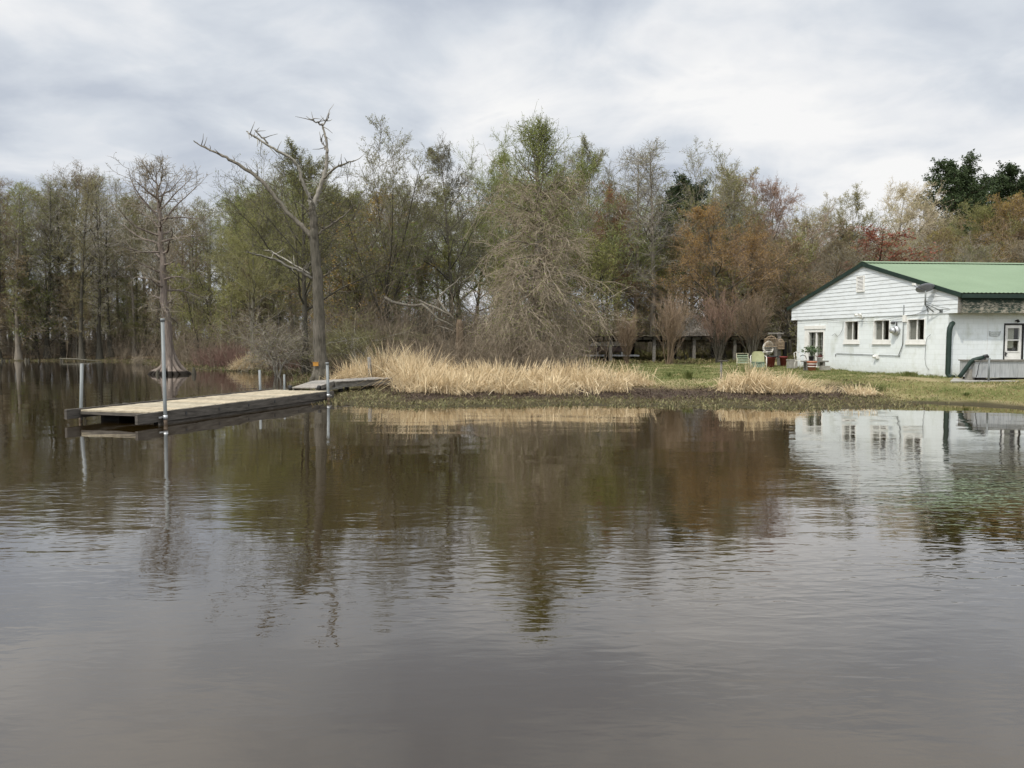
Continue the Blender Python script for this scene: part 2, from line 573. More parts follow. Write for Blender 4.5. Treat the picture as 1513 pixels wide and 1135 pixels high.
p.inputs['Base Color'].default_value = (0.024, 0.0140, 0.0030, 1)
p.inputs['Specular IOR Level'].default_value = 0.5
nt.link(bp.outputs[0], p.inputs['Normal'])
nt.link(bp.outputs[0], p.inputs['Coat Normal'])
p.inputs['Coat Weight'].default_value = 0.9
p.inputs['Coat Roughness'].default_value = 0.015
p.inputs['Coat IOR'].default_value = 1.5
out = nt.n('ShaderNodeOutputMaterial', i_Surface=p.outputs[0])
M['water'] = m
mb.obj('water', M['water'], kind='structure')

# ------------------------------------------------------------------ more materials
M['white_paint'] = mat_noise('white_paint', (0.62, 0.63, 0.60), (0.80, 0.81, 0.79), 2.5, (1, 1, 0.5), 0.6, 0.004, 0.25, 0.6)
M['white_trim'] = mat_noise('white_trim', (0.70, 0.69, 0.64), (0.82, 0.81, 0.77), 5, None, 0.5, 0.002)
M['green_trim'] = mat_noise('green_trim', (0.013, 0.027, 0.021), (0.024, 0.043, 0.034), 4, None, 0.5, 0.002)
M['soffit'] = mat_noise('soffit', (0.55, 0.53, 0.47), (0.66, 0.64, 0.58), 4)
M['steel'] = mat_noise('steel', (0.42, 0.43, 0.43), (0.62, 0.63, 0.63), 6, None, 0.45, 0.002, metal=0.7)
M['pole_metal'] = mat_noise('pole_metal', (0.13, 0.142, 0.14), (0.25, 0.265, 0.26), 5, (1, 1, 0.3), 0.55, 0.002, metal=0.2, spec=0.4)
M['galvanised'] = mat_noise('galvanised', (0.22, 0.235, 0.24), (0.44, 0.45, 0.45), 5, (3, 3, 0.25), 0.5, 0.003, metal=0.2, c=(0.30, 0.31, 0.31))
M['rust'] = mat_noise('rust', (0.11, 0.072, 0.045), (0.24, 0.19, 0.145), 9)
M['dish_grey'] = mat_plain('dish_grey', (0.24, 0.25, 0.28), 0.5)
M['dark_metal'] = mat_plain('dark_metal', (0.05, 0.05, 0.052), 0.5)
M['black'] = mat_plain('black', (0.012, 0.012, 0.012), 0.6)
M['rubber'] = mat_plain('rubber', (0.015, 0.015, 0.015), 0.7)
M['concrete'] = mat_noise('concrete', (0.24, 0.23, 0.20), (0.40, 0.38, 0.34), 5, None, 0.9, 0.01)
M['red_pot'] = mat_noise('red_pot', (0.15, 0.030, 0.026), (0.25, 0.06, 0.05), 5)
M['terracotta'] = mat_noise('terracotta', (0.34, 0.12, 0.07), (0.48, 0.20, 0.12), 5)
M['dark_red'] = mat_plain('dark_red', (0.16, 0.055, 0.05), 0.6)
M['wicker'] = mat_noise('wicker', (0.60, 0.57, 0.50), (0.75, 0.73, 0.67), 20)
M['cane'] = mat_noise('cane', (0.34, 0.25, 0.16), (0.52, 0.41, 0.29), 20)
M['chair_yellow'] = mat_noise('chair_yellow', (0.27, 0.275, 0.14), (0.37, 0.37, 0.21), 5, None, 0.5)
M['chair_green'] = mat_noise('chair_green', (0.09, 0.13, 0.09), (0.15, 0.20, 0.14), 5, None, 0.5)
M['tube_cream'] = mat_plain('tube_cream', (0.40, 0.375, 0.25), 0.6)
M['web_green'] = mat_plain('web_green', (0.16, 0.20, 0.125), 0.7)
M['orange'] = mat_plain('orange', (0.50, 0.24, 0.04), 0.6)
M['curtain'] = mat_noise('curtain', (0.34, 0.33, 0.30), (0.46, 0.45, 0.42), 8, (6, 6, 0.3))
M['blind'] = mat_noise('blind', (0.50, 0.49, 0.40), (0.62, 0.60, 0.50), 4)
M['wood_grey'] = mat_noise('wood_grey', (0.10, 0.092, 0.08), (0.26, 0.245, 0.215), 3.5, (1.5, 1.5, 6), 0.85, 0.01)
M['wood_dark'] = mat_noise('wood_dark', (0.045, 0.039, 0.032), (0.16, 0.143, 0.122), 2.2, (1, 1, 9), 0.85, 0.01)
M['wood_black'] = mat_noise('wood_black', (0.010, 0.009, 0.008), (0.028, 0.024, 0.02), 3.0, None, 0.85, 0.01)
M['tin_roof'] = mat_noise('tin_roof', (0.035, 0.032, 0.030), (0.085, 0.078, 0.072), 2.0)
M['boat_white'] = mat_plain('boat_white', (0.75, 0.75, 0.78), 0.4)
M['boat_hull'] = mat_noise('boat_hull', (0.17, 0.13, 0.13), (0.27, 0.21, 0.21), 2.0)
M['plant_leaf'] = mat_island('plant_leaf', [(0.03, 0.065, 0.02), (0.08, 0.13, 0.05), (0.30, 0.34, 0.24)], 0.5, 0.2)


def glass_mat():
    m, nt = new_mat('window_glass')
    lw = nt.n('ShaderNodeLayerWeight', i_Blend=0.35)
    pw = nt.n('ShaderNodeMath', operation='POWER', i_0=lw.outputs['Facing'], i_1=2.2)
    fr = nt.n('ShaderNodeMath', operation='MULTIPLY_ADD', i_0=pw.outputs[0], i_1=0.5, i_2=0.03)
    tr = nt.n('ShaderNodeBsdfTransparent', i_Color=(0.86, 0.87, 0.86, 1))
    gl = nt.n('ShaderNodeBsdfGlossy', i_Color=(0.9, 0.9, 0.9, 1), i_Roughness=0.03)
    mx = nt.n('ShaderNodeMixShader', i_0=fr.outputs[0])
    nt.link(tr.outputs[0], mx.inputs[1])
    nt.link(gl.outputs[0], mx.inputs[2])
    nt.n('ShaderNodeOutputMaterial', i_Surface=mx.outputs[0])
    return m


M['glass'] = glass_mat()

# ------------------------------------------------------------------ the lake house
HC = np.array([16.94, 29.0, 0.0])
HU = np.array([-0.26, 0.966, 0.0])       # along the gable end, away from the water
HV = np.array([0.995, 0.10, 0.0])        # along the long front wall


def HX(V):
    return HC + V[:, 0:1] * HU + V[:, 1:2] * HV + V[:, 2:3] * np.array([0, 0, 1.0])


def gu(px):
    k = (px - 756.5) / FPX
    return (HC[0] - k * HC[1]) / (-HU[0] + k * HU[1])


def gz(px, py, v=0.0):
    u = gu(px)
    Y = HC[1] + HU[1] * u
    return CAM_H + (505.0 - py) * Y / FPX


def fv(px, u=0.0):
    k = (px - 756.5) / FPX
    return (k * (HC[1] + HU[1] * u) - HC[0] - HU[0] * u) / (HV[0] - k * HV[1])


def fz(px, py, u=0.0):
    Y = HC[1] + HU[1] * u + HV[1] * fv(px, u)
    return CAM_H + (505.0 - py) * Y / FPX


def block_mat(name, axis):
    m, nt = new_mat(name)
    geo = nt.n('ShaderNodeNewGeometry')
    dt = nt.n('ShaderNodeVectorMath', operation='DOT_PRODUCT', i_0=geo.outputs['Position'], i_1=tuple(axis))
    sp = nt.n('ShaderNodeSeparateXYZ', i_0=geo.outputs['Position'])
    cb = nt.n('ShaderNodeCombineXYZ', i_0=dt.outputs['Value'], i_1=sp.outputs[2])
    br = nt.n('ShaderNodeTexBrick', i_Vector=cb.outputs[0], i_Scale=1.0)
    br.inputs['Brick Width'].default_value = 0.40
    br.inputs['Row Height'].default_value = 0.20
    br.inputs['Mortar Size'].default_value = 0.007
    br.inputs['Mortar Smooth'].default_value = 0.4
    br.inputs['Color1'].default_value = (0.76, 0.80, 0.795, 1)
    br.inputs['Color2'].default_value = (0.72, 0.76, 0.755, 1)
    br.inputs['Mortar'].default_value = (0.65, 0.685, 0.67, 1)
    st = noise(nt, 1.3, 6.0, 0.65, stretch=(1, 1, 0.6))
    st2 = noise(nt, 7.0, 5.0, 0.7)
    c = mixrgb(nt, 1.0, br.outputs['Color'], ramp(nt, st, [(0.30, (0.80, 0.80, 0.74)), (0.48, (1, 1, 1))]), 'MULTIPLY')
    # splashed dirt along the foot of the wall
    zz = nt.n('ShaderNodeMath', operation='MULTIPLY_ADD', i_0=st2, i_1=0.9, i_2=sp.outputs[2])
    dz = nt.n('ShaderNodeMapRange', i_Value=zz.outputs[0], i_1=0.85, i_2=1.45, i_3=0.55, i_4=0.0)
    c = mixrgb(nt, dz.outputs[0], c, (0.42, 0.42, 0.33))
    h = nt.n('ShaderNodeMath', operation='MULTIPLY_ADD', i_0=br.outputs['Fac'], i_1=-1.0, i_2=st2)
    finish(nt, c, 0.7, h.outputs[0], 0.006, 0.6, spec=0.3)
    return m


M['block_gable'] = block_mat('block_gable', HU)
M['block_front'] = block_mat('block_front', HV)


def lap_mat():
    m, nt = new_mat('lap_siding')
    f = noise(nt, 2.2, 6.0, 0.65, stretch=(1, 1, 3))
    f2 = noise(nt, 18.0, 3.0, 0.6, stretch=(1, 1, 4))
    c = ramp(nt, f, [(0.28, (0.58, 0.60, 0.59)), (0.5, (0.70, 0.735, 0.745)), (0.7, (0.735, 0.77, 0.78))])
    finish(nt, c, 0.55, f2, 0.002, 0.5)
    return m


M['lap_siding'] = lap_mat()


def peeling_mat():
    m, nt = new_mat('peeling_green_paint')
    f = noise(nt, 9.0, 8.0, 0.72, stretch=(0.8, 0.8, 2.6))
    f2 = noise(nt, 1.4, 4.0, 0.6)
    s = nt.n('ShaderNodeMath', operation='MULTIPLY_ADD', i_0=f2, i_1=0.5, i_2=f)
    geo = nt.n('ShaderNodeNewGeometry')
    sp = nt.n('ShaderNodeSeparateXYZ', i_0=geo.outputs['Position'])
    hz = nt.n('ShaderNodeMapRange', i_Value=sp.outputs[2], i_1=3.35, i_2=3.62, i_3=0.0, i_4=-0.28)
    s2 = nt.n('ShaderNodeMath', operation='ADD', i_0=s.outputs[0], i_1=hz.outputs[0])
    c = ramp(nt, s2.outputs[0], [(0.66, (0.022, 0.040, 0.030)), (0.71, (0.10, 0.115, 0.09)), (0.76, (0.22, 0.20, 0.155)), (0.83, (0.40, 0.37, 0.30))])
    finish(nt, c, 0.8, s2.outputs[0], 0.006, 0.7)
    return m


M['peeling'] = peeling_mat()


def roof_mat():
    m, nt = new_mat('green_metal_roof')
    f = noise(nt, 0.7, 5.0, 0.6)
    f2 = noise(nt, 12.0, 5.0, 0.6)
    c = ramp(nt, f, [(0.3, (0.160, 0.222, 0.132)), (0.7, (0.188, 0.256, 0.156))])
    c = mixrgb(nt, 0.15, c, ramp(nt, f2, [(0.3, (0.6, 0.6, 0.6)), (0.7, (1, 1, 1))]), 'MULTIPLY')
    finish(nt, c, 0.55, None, spec=0.3)
    return m


M['roof'] = roof_mat()

house = thing('lake_house', 'long white block house with lap sided gable and green metal roof beside the water', 'house', tuple(HC))
house_inv = Matrix.Translation(-Vector(HC))


def hpart(mb, name, mats, parent=None, label=None):
    o = mb.obj(name, mats, parent or house)
    # meshes are made in place; undo the parent's offset
    if parent is None or parent is house:
        o.matrix_parent_inverse = house_inv
    if label:
        o['label'] = label
    return o


def HMB():
    return MB(HX)


def wall_holes(mb, a0, a1, z0, z1, holes, fixed, thick, axis):
    """wall in (a, z) with rectangular openings; axis 'u' = gable wall, 'v' = front wall"""
    cuts = sorted({a0, a1, *[h[0] for h in holes], *[h[1] for h in holes]})
    for c0, c1 in zip(cuts[:-1], cuts[1:]):
        mid = (c0 + c1) / 2
        hs = sorted([(h[2], h[3]) for h in holes if h[0] <= mid <= h[1]])
        z = z0
        for h0, h1 in hs + [(z1, z1)]:
            if h0 - z > 1e-4:
                if axis == 'u':
                    mb.span((c0, fixed, z), (c1, fixed + thick, h0))
                else:
                    mb.span((fixed, c0, z), (fixed + thick, c1, h0))
            z = h1


UE = 9.3        # gable wall length
VE = 14.0       # front wall length
wins = [(1247.4, 1267.7, 474.6, 503.0), (1290.0, 1313.8, 472.9, 503.0), (1339.3, 1365.6, 471.4, 503.0)]
WIN = []
for a, b, t, bt in wins:
    mid = (a + b) / 2
    WIN.append((gu(b), gu(a), gz(mid, bt), gz(mid, t)))
SL = (gu(1217.0), gu(1193.5), 0.62, gz(1205, 488.0))
mb = HMB()
wall_holes(mb, 0.0, UE, 0.0, 3.0, WIN + [SL], 0.0, 0.2, 'u')
hpart(mb, 'wall', M['block_gable'])
DV0, DV1 = fv(1481.5), fv(1510.5)
DZ = fz(1495, 478.0)
mb = HMB()
wall_holes(mb, 0.205, VE, 0.0, 3.0, [(DV0, DV1, 0.55, DZ)], 0.0, 0.2, 'v')
hpart(mb, 'wall', M['block_front'])
mb = HMB()
mb.span((UE - 0.2, 0.205, 0.0), (UE, VE, 3.0))
mb.span((0.205, VE - 0.2, 0.0), (UE - 0.205, VE, 3.0))
mb.span((0.205, 0.205, 0.3), (UE - 0.205, VE - 0.205, 0.5))
mb.span((0.205, 2.2, 0.5), (UE - 0.205, 2.25, 2.99))
mb.span((2.6, 2.3, 0.5), (2.65, VE - 0.21, 2.99))
hpart(mb, 'interior_wall', M['wood_dark'])  # inner walls coloured dark to stand in for the room's shade
mb = HMB()
mb.span((-0.46, 0.0, 3.003), (UE + 0.45, VE, 3.03))
hpart(mb, 'soffit', M['soffit'])

RIDGE_U, RIDGE_Z, EZ0, EZ1 = 4.65, 5.36, 3.70, 3.62
E0, E1 = -0.62, 9.95


def roof_under(u):
    return np.where(u < RIDGE_U, EZ0 + (RIDGE_Z - EZ0) * (u - E0) / (RIDGE_U - E0), EZ1 + (RIDGE_Z - EZ1) * (E1 - u) / (E1 - RIDGE_U))


# lap siding: tilted boards cut to the roof line
mb = HMB()
hgt = 0.172
z = 3.0
while z < RIDGE_Z - 0.1:
    zt = min(z + hgt, RIDGE_Z - 0.06)

    def lims(zz):
        lo = -0.5 if zz <= EZ0 else E0 + (zz - EZ0) / (RIDGE_Z - EZ0) * (RIDGE_U - E0)
        hi = 9.75 if zz <= EZ1 else E1 - (zz - EZ1) / (RIDGE_Z - EZ1) * (E1 - RIDGE_U)
        return max(lo, -0.5), min(hi, 9.75)
    a0, a1 = lims(z)
    b0, b1 = lims(zt)
    vb, vt = -0.038, -0.018
    mb.add([(a0, vb, z), (a1, vb, z), (b1, vt, zt + 0.012), (b0, vt, zt + 0.012), (a0, -0.01, z), (a1, -0.01, z)], [[0, 1, 2, 3], [4, 5, 1, 0]])
    z += hgt
pts = [(-0.5, -0.008, 3.0), (9.75, -0.008, 3.0), (9.75, -0.008, float(roof_under(9.75))), (RIDGE_U, -0.008, RIDGE_Z), (-0.5, -0.008, float(roof_under(-0.5)))]
mb.prism(pts, (0, 0.15, 0))
hpart(mb, 'siding', M['lap_siding'])
mb = HMB()
mb.span((-0.53, -0.055, 2.985), (-0.48, 0.02, 3.66))
hpart(mb, 'corner_board', M['wood_grey'])

# corrugated roof: ribs run from ridge to eave
mb = HMB()
vv = np.arange(-0.11, VE + 0.4, 0.045)
rib = 0.012 * np.cos(vv / 0.18 * 2 * PI)
for ua, za, ub, zb in ((E0 - 0.06, EZ0 + 0.06, RIDGE_U, RIDGE_Z + 0.09), (RIDGE_U, RIDGE_Z + 0.09, E1 + 0.06, EZ1 + 0.06)):
    nseg = 6
    us = np.linspace(ua, ub, nseg)
    zs = np.linspace(za, zb, nseg)
    U_, V_ = np.meshgrid(us, vv, indexing='ij')
    Z_ = zs[:, None] + rib[None, :] + 0.006 * np.sin(V_ * 0.8 + U_)
    n = len(vv)
    ix = np.arange(nseg * n).reshape(nseg, n)
    mb.add(np.stack([U_, V_, Z_], -1).reshape(-1, 3), np.stack([ix[:-1, :-1], ix[:-1, 1:], ix[1:, 1:], ix[1:, :-1]], -1).reshape(-1, 4), 0, True)
hpart(mb, 'roof', M['roof'])
mb = HMB()
for k in range(2, 5):
    u0 = E0 + (RIDGE_U - E0) * k / 5.0
mb.beam((RIDGE_U - 0.14, -0.12, RIDGE_Z + 0.085), (RIDGE_U - 0.14, VE + 0.4, RIDGE_Z + 0.085), 0.28, 0.012, up=(-0.3, 0, 1))
mb.beam((RIDGE_U + 0.14, -0.12, RIDGE_Z + 0.085), (RIDGE_U + 0.14, VE + 0.4, RIDGE_Z + 0.085), 0.28, 0.012, up=(0.3, 0, 1))
hpart(mb, 'ridge_cap', M['roof'])
mb = HMB()
mb.beam((E0 - 0.06, -0.10, EZ0 - 0.04), (RIDGE_U + 0.02, -0.10, RIDGE_Z + 0.0), 0.05, 0.17)
mb.beam((E1 + 0.06, -0.10, EZ1 - 0.04), (RIDGE_U - 0.02, -0.10, RIDGE_Z + 0.0), 0.05, 0.17)
hpart(mb, 'rake_board', M['green_trim'])
mb = HMB()
pr = [(E0 - 0.02, -0.072, EZ0 - 0.05), (RIDGE_U, -0.072, RIDGE_Z - 0.02), (E1 + 0.02, -0.072, EZ1 - 0.05), (E1 + 0.02, -0.072, EZ1 - 0.02), (RIDGE_U, -0.072, RIDGE_Z + 0.03), (E0 - 0.02, -0.072, EZ0 - 0.02)]
mb.prism(pr, (0, 0.05, 0))
hpart(mb, 'rake_soffit', M['dark_metal'])
mb = HMB()
mb.span((E0 - 0.05, -0.07, EZ0 - 0.14), (E0 + 0.06, VE + 0.3, EZ0 + 0.02))
hpart(mb, 'gutter', M['green_trim'])
mb = HMB()
mb.span((-0.50, -0.015, 2.998), (-0.46, VE, 3.60))
hpart(mb, 'fascia_panel', M['peeling'], label='dark green fascia panel with flaking paint')

# windows of the gable wall
for i, (u0, u1, z0, z1) in enumerate(WIN):
    w = HMB()
    t = 0.034
    w.span((u0, -0.03, z0), (u0 + t, 0.12, z1))
    w.span((u1 - t, -0.03, z0), (u1, 0.12, z1))
    w.span((u0 + t, -0.03, z0), (u1 - t, 0.12, z0 + t))
    w.span((u0 + t, -0.03, z1 - t), (u1 - t, 0.12, z1))
    um = (u0 + u1) / 2
    w.span((um - 0.02, 0.03, z0 + t), (um + 0.02, 0.08, z1 - t))
    w.span((um + 0.02, 0.05, z0 + t), (um + 0.04, 0.10, z1 - t))
    wo = hpart(w, 'window', M['white_trim'])
    s = HMB()
    s.span((u0 - 0.05, -0.045, z0 - 0.14), (u1 + 0.05, 0.0, z0 - 0.002))
    s.span((u0 - 0.07, -0.07, z0 - 0.175), (u1 + 0.07, 0.0, z0 - 0.142))
    hpart(s, 'sill', M['white_trim'], wo)
    g = HMB()
    g.span((u0 + t, 0.055, z0 + t), (um - 0.02, 0.061, z1 - t))
    g.span((um + 0.04, 0.065, z0 + t), (u1 - t, 0.071, z1 - t))
    hpart(g, 'pane', M['glass'], wo)
    g = HMB()
    nn_ = 30
    for (a, b) in ([(um + 0.0, u1)]):
        uu = np.linspace(a, b, nn_)
        vvv = 0.16 + 0.02 * np.sin(np.arange(nn_) * 1.3)
        P0 = np.stack([uu, vvv, np.full(nn_, z0 - 0.1)], 1)
        P1 = np.stack([uu, vvv, np.full(nn_, z1 + 0.05)], 1)
        g.add(np.vstack([P0, P1]), [[k, k + 1, nn_ + k + 1, nn_ + k] for k in range(nn_ - 1)], 0, True)
    hpart(g, 'curtain', M['curtain'], wo)

# sliding patio door
u0, u1, z0, z1 = SL
w = HMB()
t = 0.05
w.span((u0 - 0.02, -0.03, z0), (u0 + t, 0.12, z1))
w.span((u1 - t * 1.3, -0.03, z0), (u1 + 0.25, 0.12 - 0.125, z1))
w.span((u1 - t, 0.0, z0), (u1, 0.12, z1))
w.span((u0 + t, -0.03, z1 - 0.1), (u1 - t, 0.12, z1))
w.span((u0 + t, -0.03, z0), (u1 - t, 0.12, z0 + 0.07))
um = (u0 + u1) / 2
w.span((um - 0.035, 0.0, z0 + 0.07), (um + 0.035, 0.08, z1 - 0.1))
wo = hpart(w, 'patio_door', M['white_trim'])
g = HMB()
g.span((u0 - 0.10, -0.05, z1 + 0.05), (u1 + 0.28, 0.0, z1 + 0.22))
hpart(g, 'lintel', M['white_trim'], wo)
g = HMB()
g.span((u0 + t, 0.055, z0 + 0.07), (um - 0.035, 0.061, z1 - 0.1))
g.span((um + 0.035, 0.04, z0 + 0.07), (u1 - t, 0.046, z1 - 0.1))
hpart(g, 'pane', M['glass'], wo)
g = HMB()
for zz in np.linspace(z0 + 0.07, z1 - 0.1, 6)[1:-1]:
    g.span((u0 + t, 0.063, zz - 0.01), (um - 0.05, 0.072, zz + 0.01))
    g.span((um + 0.05, 0.048, zz - 0.01), (u1 - t, 0.056, zz + 0.01))
for uu in ((u0 + um) / 2, (u1 + um) / 2 - 0.02):
    g.span((uu - 0.01, 0.0635, z0 + 0.07), (uu + 0.01, 0.0715, z1 - 0.1))
hpart(g, 'grille', M['white_trim'], wo)
g = HMB()
g.span((um + 0.1, 0.28, z0), (u1, 0.29, z1))
hpart(g, 'curtain', M['blind'], wo)

# gable louvre
ua, ub = gu(1275.8), gu(1264.6)
za, zb = gz(1270, 432), gz(1270, 408.5)
w = HMB()
t = 0.05
w.span((ua, -0.085, za), (ua + t, -0.01, zb))
w.span((ub - t, -0.085, za), (ub, -0.01, zb))
w.span((ua + t, -0.085, za), (ub - t, -0.01, za + t))
w.span((ua + t, -0.085, zb - t), (ub - t, -0.01, zb))
vt_ = hpart(w, 'gable_vent', M['white_trim'])
w = HMB()
for zz in np.arange(za + 0.08, zb - 0.06, 0.062):
    w.add([(ua + t, -0.075, zz - 0.022), (ub - t, -0.075, zz - 0.022), (ub - t, -0.05, zz + 0.02), (ua + t, -0.05, zz + 0.02)], [[0, 1, 2, 3]])
hpart(w, 'slats', M['white_trim'], vt_)
w = HMB()
w.span((ua + t, -0.0475, za + t), (ub - t, -0.046, zb - t))
hpart(w, 'screen', M['dark_metal'], vt_)

# flood light under the siding
uf, zf = gu(1273.5), gz(1273.5, 466)
w = HMB()
w.lathe([(0.0, 0), (0.06, 0), (0.06, 0.05), (0.0, 0.06)], (uf, -0.05, zf - 0.1), 10, 0, [[1, 0, 0], [0, 0, 1], [0, -1, 0]])
for s in (-1, 1):
    w.tube([(uf, -0.09, zf - 0.1), (uf + 0.07 * s, -0.13, zf - 0.04), (uf + 0.1 * s, -0.16, zf + 0.02)], 0.014, 6)
    a = np.array([uf + 0.1 * s, -0.16, zf + 0.04])
    w.tube([a, a + (0.02 * s, -0.05, -0.02), a + (0.04 * s, -0.13, -0.05)], [0.03, 0.055, 0.065], 10)
hpart(w, 'flood_light', M['white_trim'])

# round vent hood, meter pipes
um_, zm = gu(1324.2), gz(1324.2, 488.5)
w = HMB()
AX = [[1, 0, 0], [0, 0, 1], [0, -1, 0]]
w.lathe([(0.0, 0.30), (0.07, 0.295), (0.115, 0.27), (0.125, 0.22), (0.125, 0.17), (0.12, 0.168), (0.17, 0.14), (0.20, 0.10), (0.20, 0.05), (0.17, 0.045), (0.17, 0.0)], (um_, 0.0, zm), 24, 0, AX)
hpart(w, 'exhaust_hood', M['steel'])
w = HMB()
w.lathe([(0.118, 0.155), (0.131, 0.16), (0.131, 0.166), (0.118, 0.168)], (um_, 0.0, zm), 24, 0, AX)
w.tube([(um_, -0.04, zm + 0.19), (um_, -0.04, zm + 0.36)], 0.025, 8)
w.tube([(um_ - 0.35, -0.03, zm + 0.37), (um_ + 0.3, -0.03, zm + 0.38)], 0.012, 6)
w.span((um_ + 0.12, -0.05, zm + 0.29), (um_ + 0.32, 0.0, zm + 0.36))
hpart(w, 'pipe_bracket', M['dark_metal'])
w = HMB()
uc = gu(1334.8)
w.tube([(uc, -0.06, gz(1334.8, 451)), (uc, -0.06, gz(1334.8, 508)), (uc + 0.03, -0.06, gz(1334.8, 512)), (gu(1329.8), -0.06, gz(1330, 524)), (gu(1329.8), -0.04, gz(1330, 527))], 0.018, 8)
w.tube([(gu(1235.0), -0.03, gz(1235, 526.5)), (gu(1235.4), -0.03, gz(1236, 523)), (gu(1238), -0.03, gz(1238, 522.4)), (gu(1290), -0.03, gz(1290, 524.5)), (gu(1330), -0.03, gz(1330, 526))], 0.013, 8)
hpart(w, 'conduit', M['pole_metal'])
w = HMB()
w.span((gu(1338.5), -0.08, gz(1335, 476)), (gu(1334.0), 0.0, gz(1335, 466)))
hpart(w, 'outlet_box', M['white_trim'])
w = HMB()
w.span((gu(1299), -0.09, gz(1296, 530)), (gu(1294), 0.0, gz(1296, 524)))
w.lathe([(0.0, 0.16), (0.06, 0.15), (0.07, 0.05), (0.05, 0.0)], (gu(1295.5), -0.03, gz(1296, 527)), 10, 0, AX)
hpart(w, 'outlet_box', M['white_trim'])
w = HMB()


def wire(pxs, r=0.007, off=-0.055):
    P = np.array([(gu(a), off, gz(a, b)) for a, b in pxs])
    tt = np.linspace(0, 1, len(P))
    q = np.linspace(0, 1, 5 * len(P))
    w.tube(np.stack([np.interp(q, tt, P[:, k]) for k in range(3)], 1), r, 5)


wire([(1178, 475.5), (1200, 474.2), (1219, 472.5), (1240, 474.5), (1290, 475.0), (1334, 467.5), (1352, 465), (1365, 460), (1377, 453)])
wire([(1375.5, 494.5), (1370.5, 499), (1368.7, 510), (1368.2, 530), (1370, 540), (1375, 547)])
wire([(1246, 476), (1245.5, 486), (1242, 494), (1238, 497.5), (1234, 493), (1230, 496)])
hpart(w, 'cable', M['dark_metal'])

# downspout on the front wall
dv = fv(1401.0, -0.12)
w = HMB()
zt = fz(1402, 481, -0.12)
w.tube([(-0.02, dv + 0.22, zt + 0.08), (-0.09, dv + 0.13, zt + 0.06), (-0.12, dv + 0.02, zt - 0.10), (-0.12, dv, zt - 0.3), (-0.12, dv, 0.66), (-0.16, dv + 0.02, 0.56), (-0.35, dv + 0.05, 0.53)], 0.088, 12)
hpart(w, 'downspout', M['green_trim'])
# thin vertical joint cover on the front wall
w = HMB()
w.span((-0.012, fv(1457.2), 0.6), (-0.001, fv(1457.9), 2.99))
hpart(w, 'wall_joint', M['white_paint'])

# door
w = HMB()
t = 0.07
w.span((-0.03, DV0, 0.55), (0.05, DV0 + 0.035, DZ))
w.span((-0.03, DV1 - 0.05, 0.55), (0.05, DV1, DZ))
w.span((-0.03, DV0 + 0.035, DZ - 0.06), (0.05, DV1 - 0.05, DZ))
dr = hpart(w, 'door_frame', M['black'])
d0, d1, zt = DV0 + 0.045, DV1 - 0.06, DZ - 0.07
g0, g1 = fv(1487.0), fv(1504.5)
gzt, gzb, gzm = fz(1495, 485), fz(1495, 519), fz(1495, 502.5)
w = HMB()
wall_holes(w, d0, d1, 0.58, zt, [(g0, g1, gzb, gzt)], 0.01, 0.05, 'v')
w.span((-0.01, g0, gzm - 0.02), (0.03, g1, gzm + 0.02))
for a, b, c, d in ((g0 - 0.04, g0, gzb - 0.04, gzt + 0.04), (g1, g1 + 0.04, gzb - 0.04, gzt + 0.04)):
    w.span((-0.008, a, c), (0.009, b, d))
w.span((-0.008, g0, gzt), (0.009, g1, gzt + 0.04))
w.span((-0.008, g0, gzb - 0.04), (0.009, g1, gzb))
w.span((0.002, d0 + 0.14, 0.8), (0.0095, d1 - 0.14, gzb - 0.18))
dd = hpart(w, 'door', M['white_trim'])
w = HMB()
w.span((0.03, g0, gzb), (0.036, g1, gzt))
hpart(w, 'pane', M['glass'], dd)
w = HMB()
w.span((0.12, g0, gzb + 0.12), (0.125, g1 - 0.12, gzt))
hpart(w, 'blind', M['blind'], dd)
w = HMB()
w.tube([(0.01, d0 + 0.07, gzb - 0.10), (-0.05, d0 + 0.07, gzb - 0.10)], 0.025, 8)
w.span((-0.004, d0 + 0.045, gzb - 0.2), (0.009, d0 + 0.095, gzb - 0.02))
hpart(w, 'handle', M['dark_metal'], dd)
w = HMB()
ln = fv(1498.3)
w.tube([(0.0, ln, DZ + 0.10), (-0.09, ln, DZ + 0.12), (-0.14, ln - 0.02, DZ + 0.06)], [0.03, 0.035, 0.05], 8)
hpart(w, 'porch_light', M['black'])
# things on the sill inside the door
w = HMB()
w.span((0.07, g0 + 0.02, gzb), (0.10, g0 + 0.16, gzb + 0.06))
hpart(w, 'sill_ornament', M['dark_metal'], dd)
w = HMB()
w.lathe([(0.05, 0), (0.07, 0.08), (0.03, 0.15), (0.0, 0.16)], (0.09, g1 - 0.14, gzb), 10)
hpart(w, 'sill_ornament', M['dark_metal'], dd)

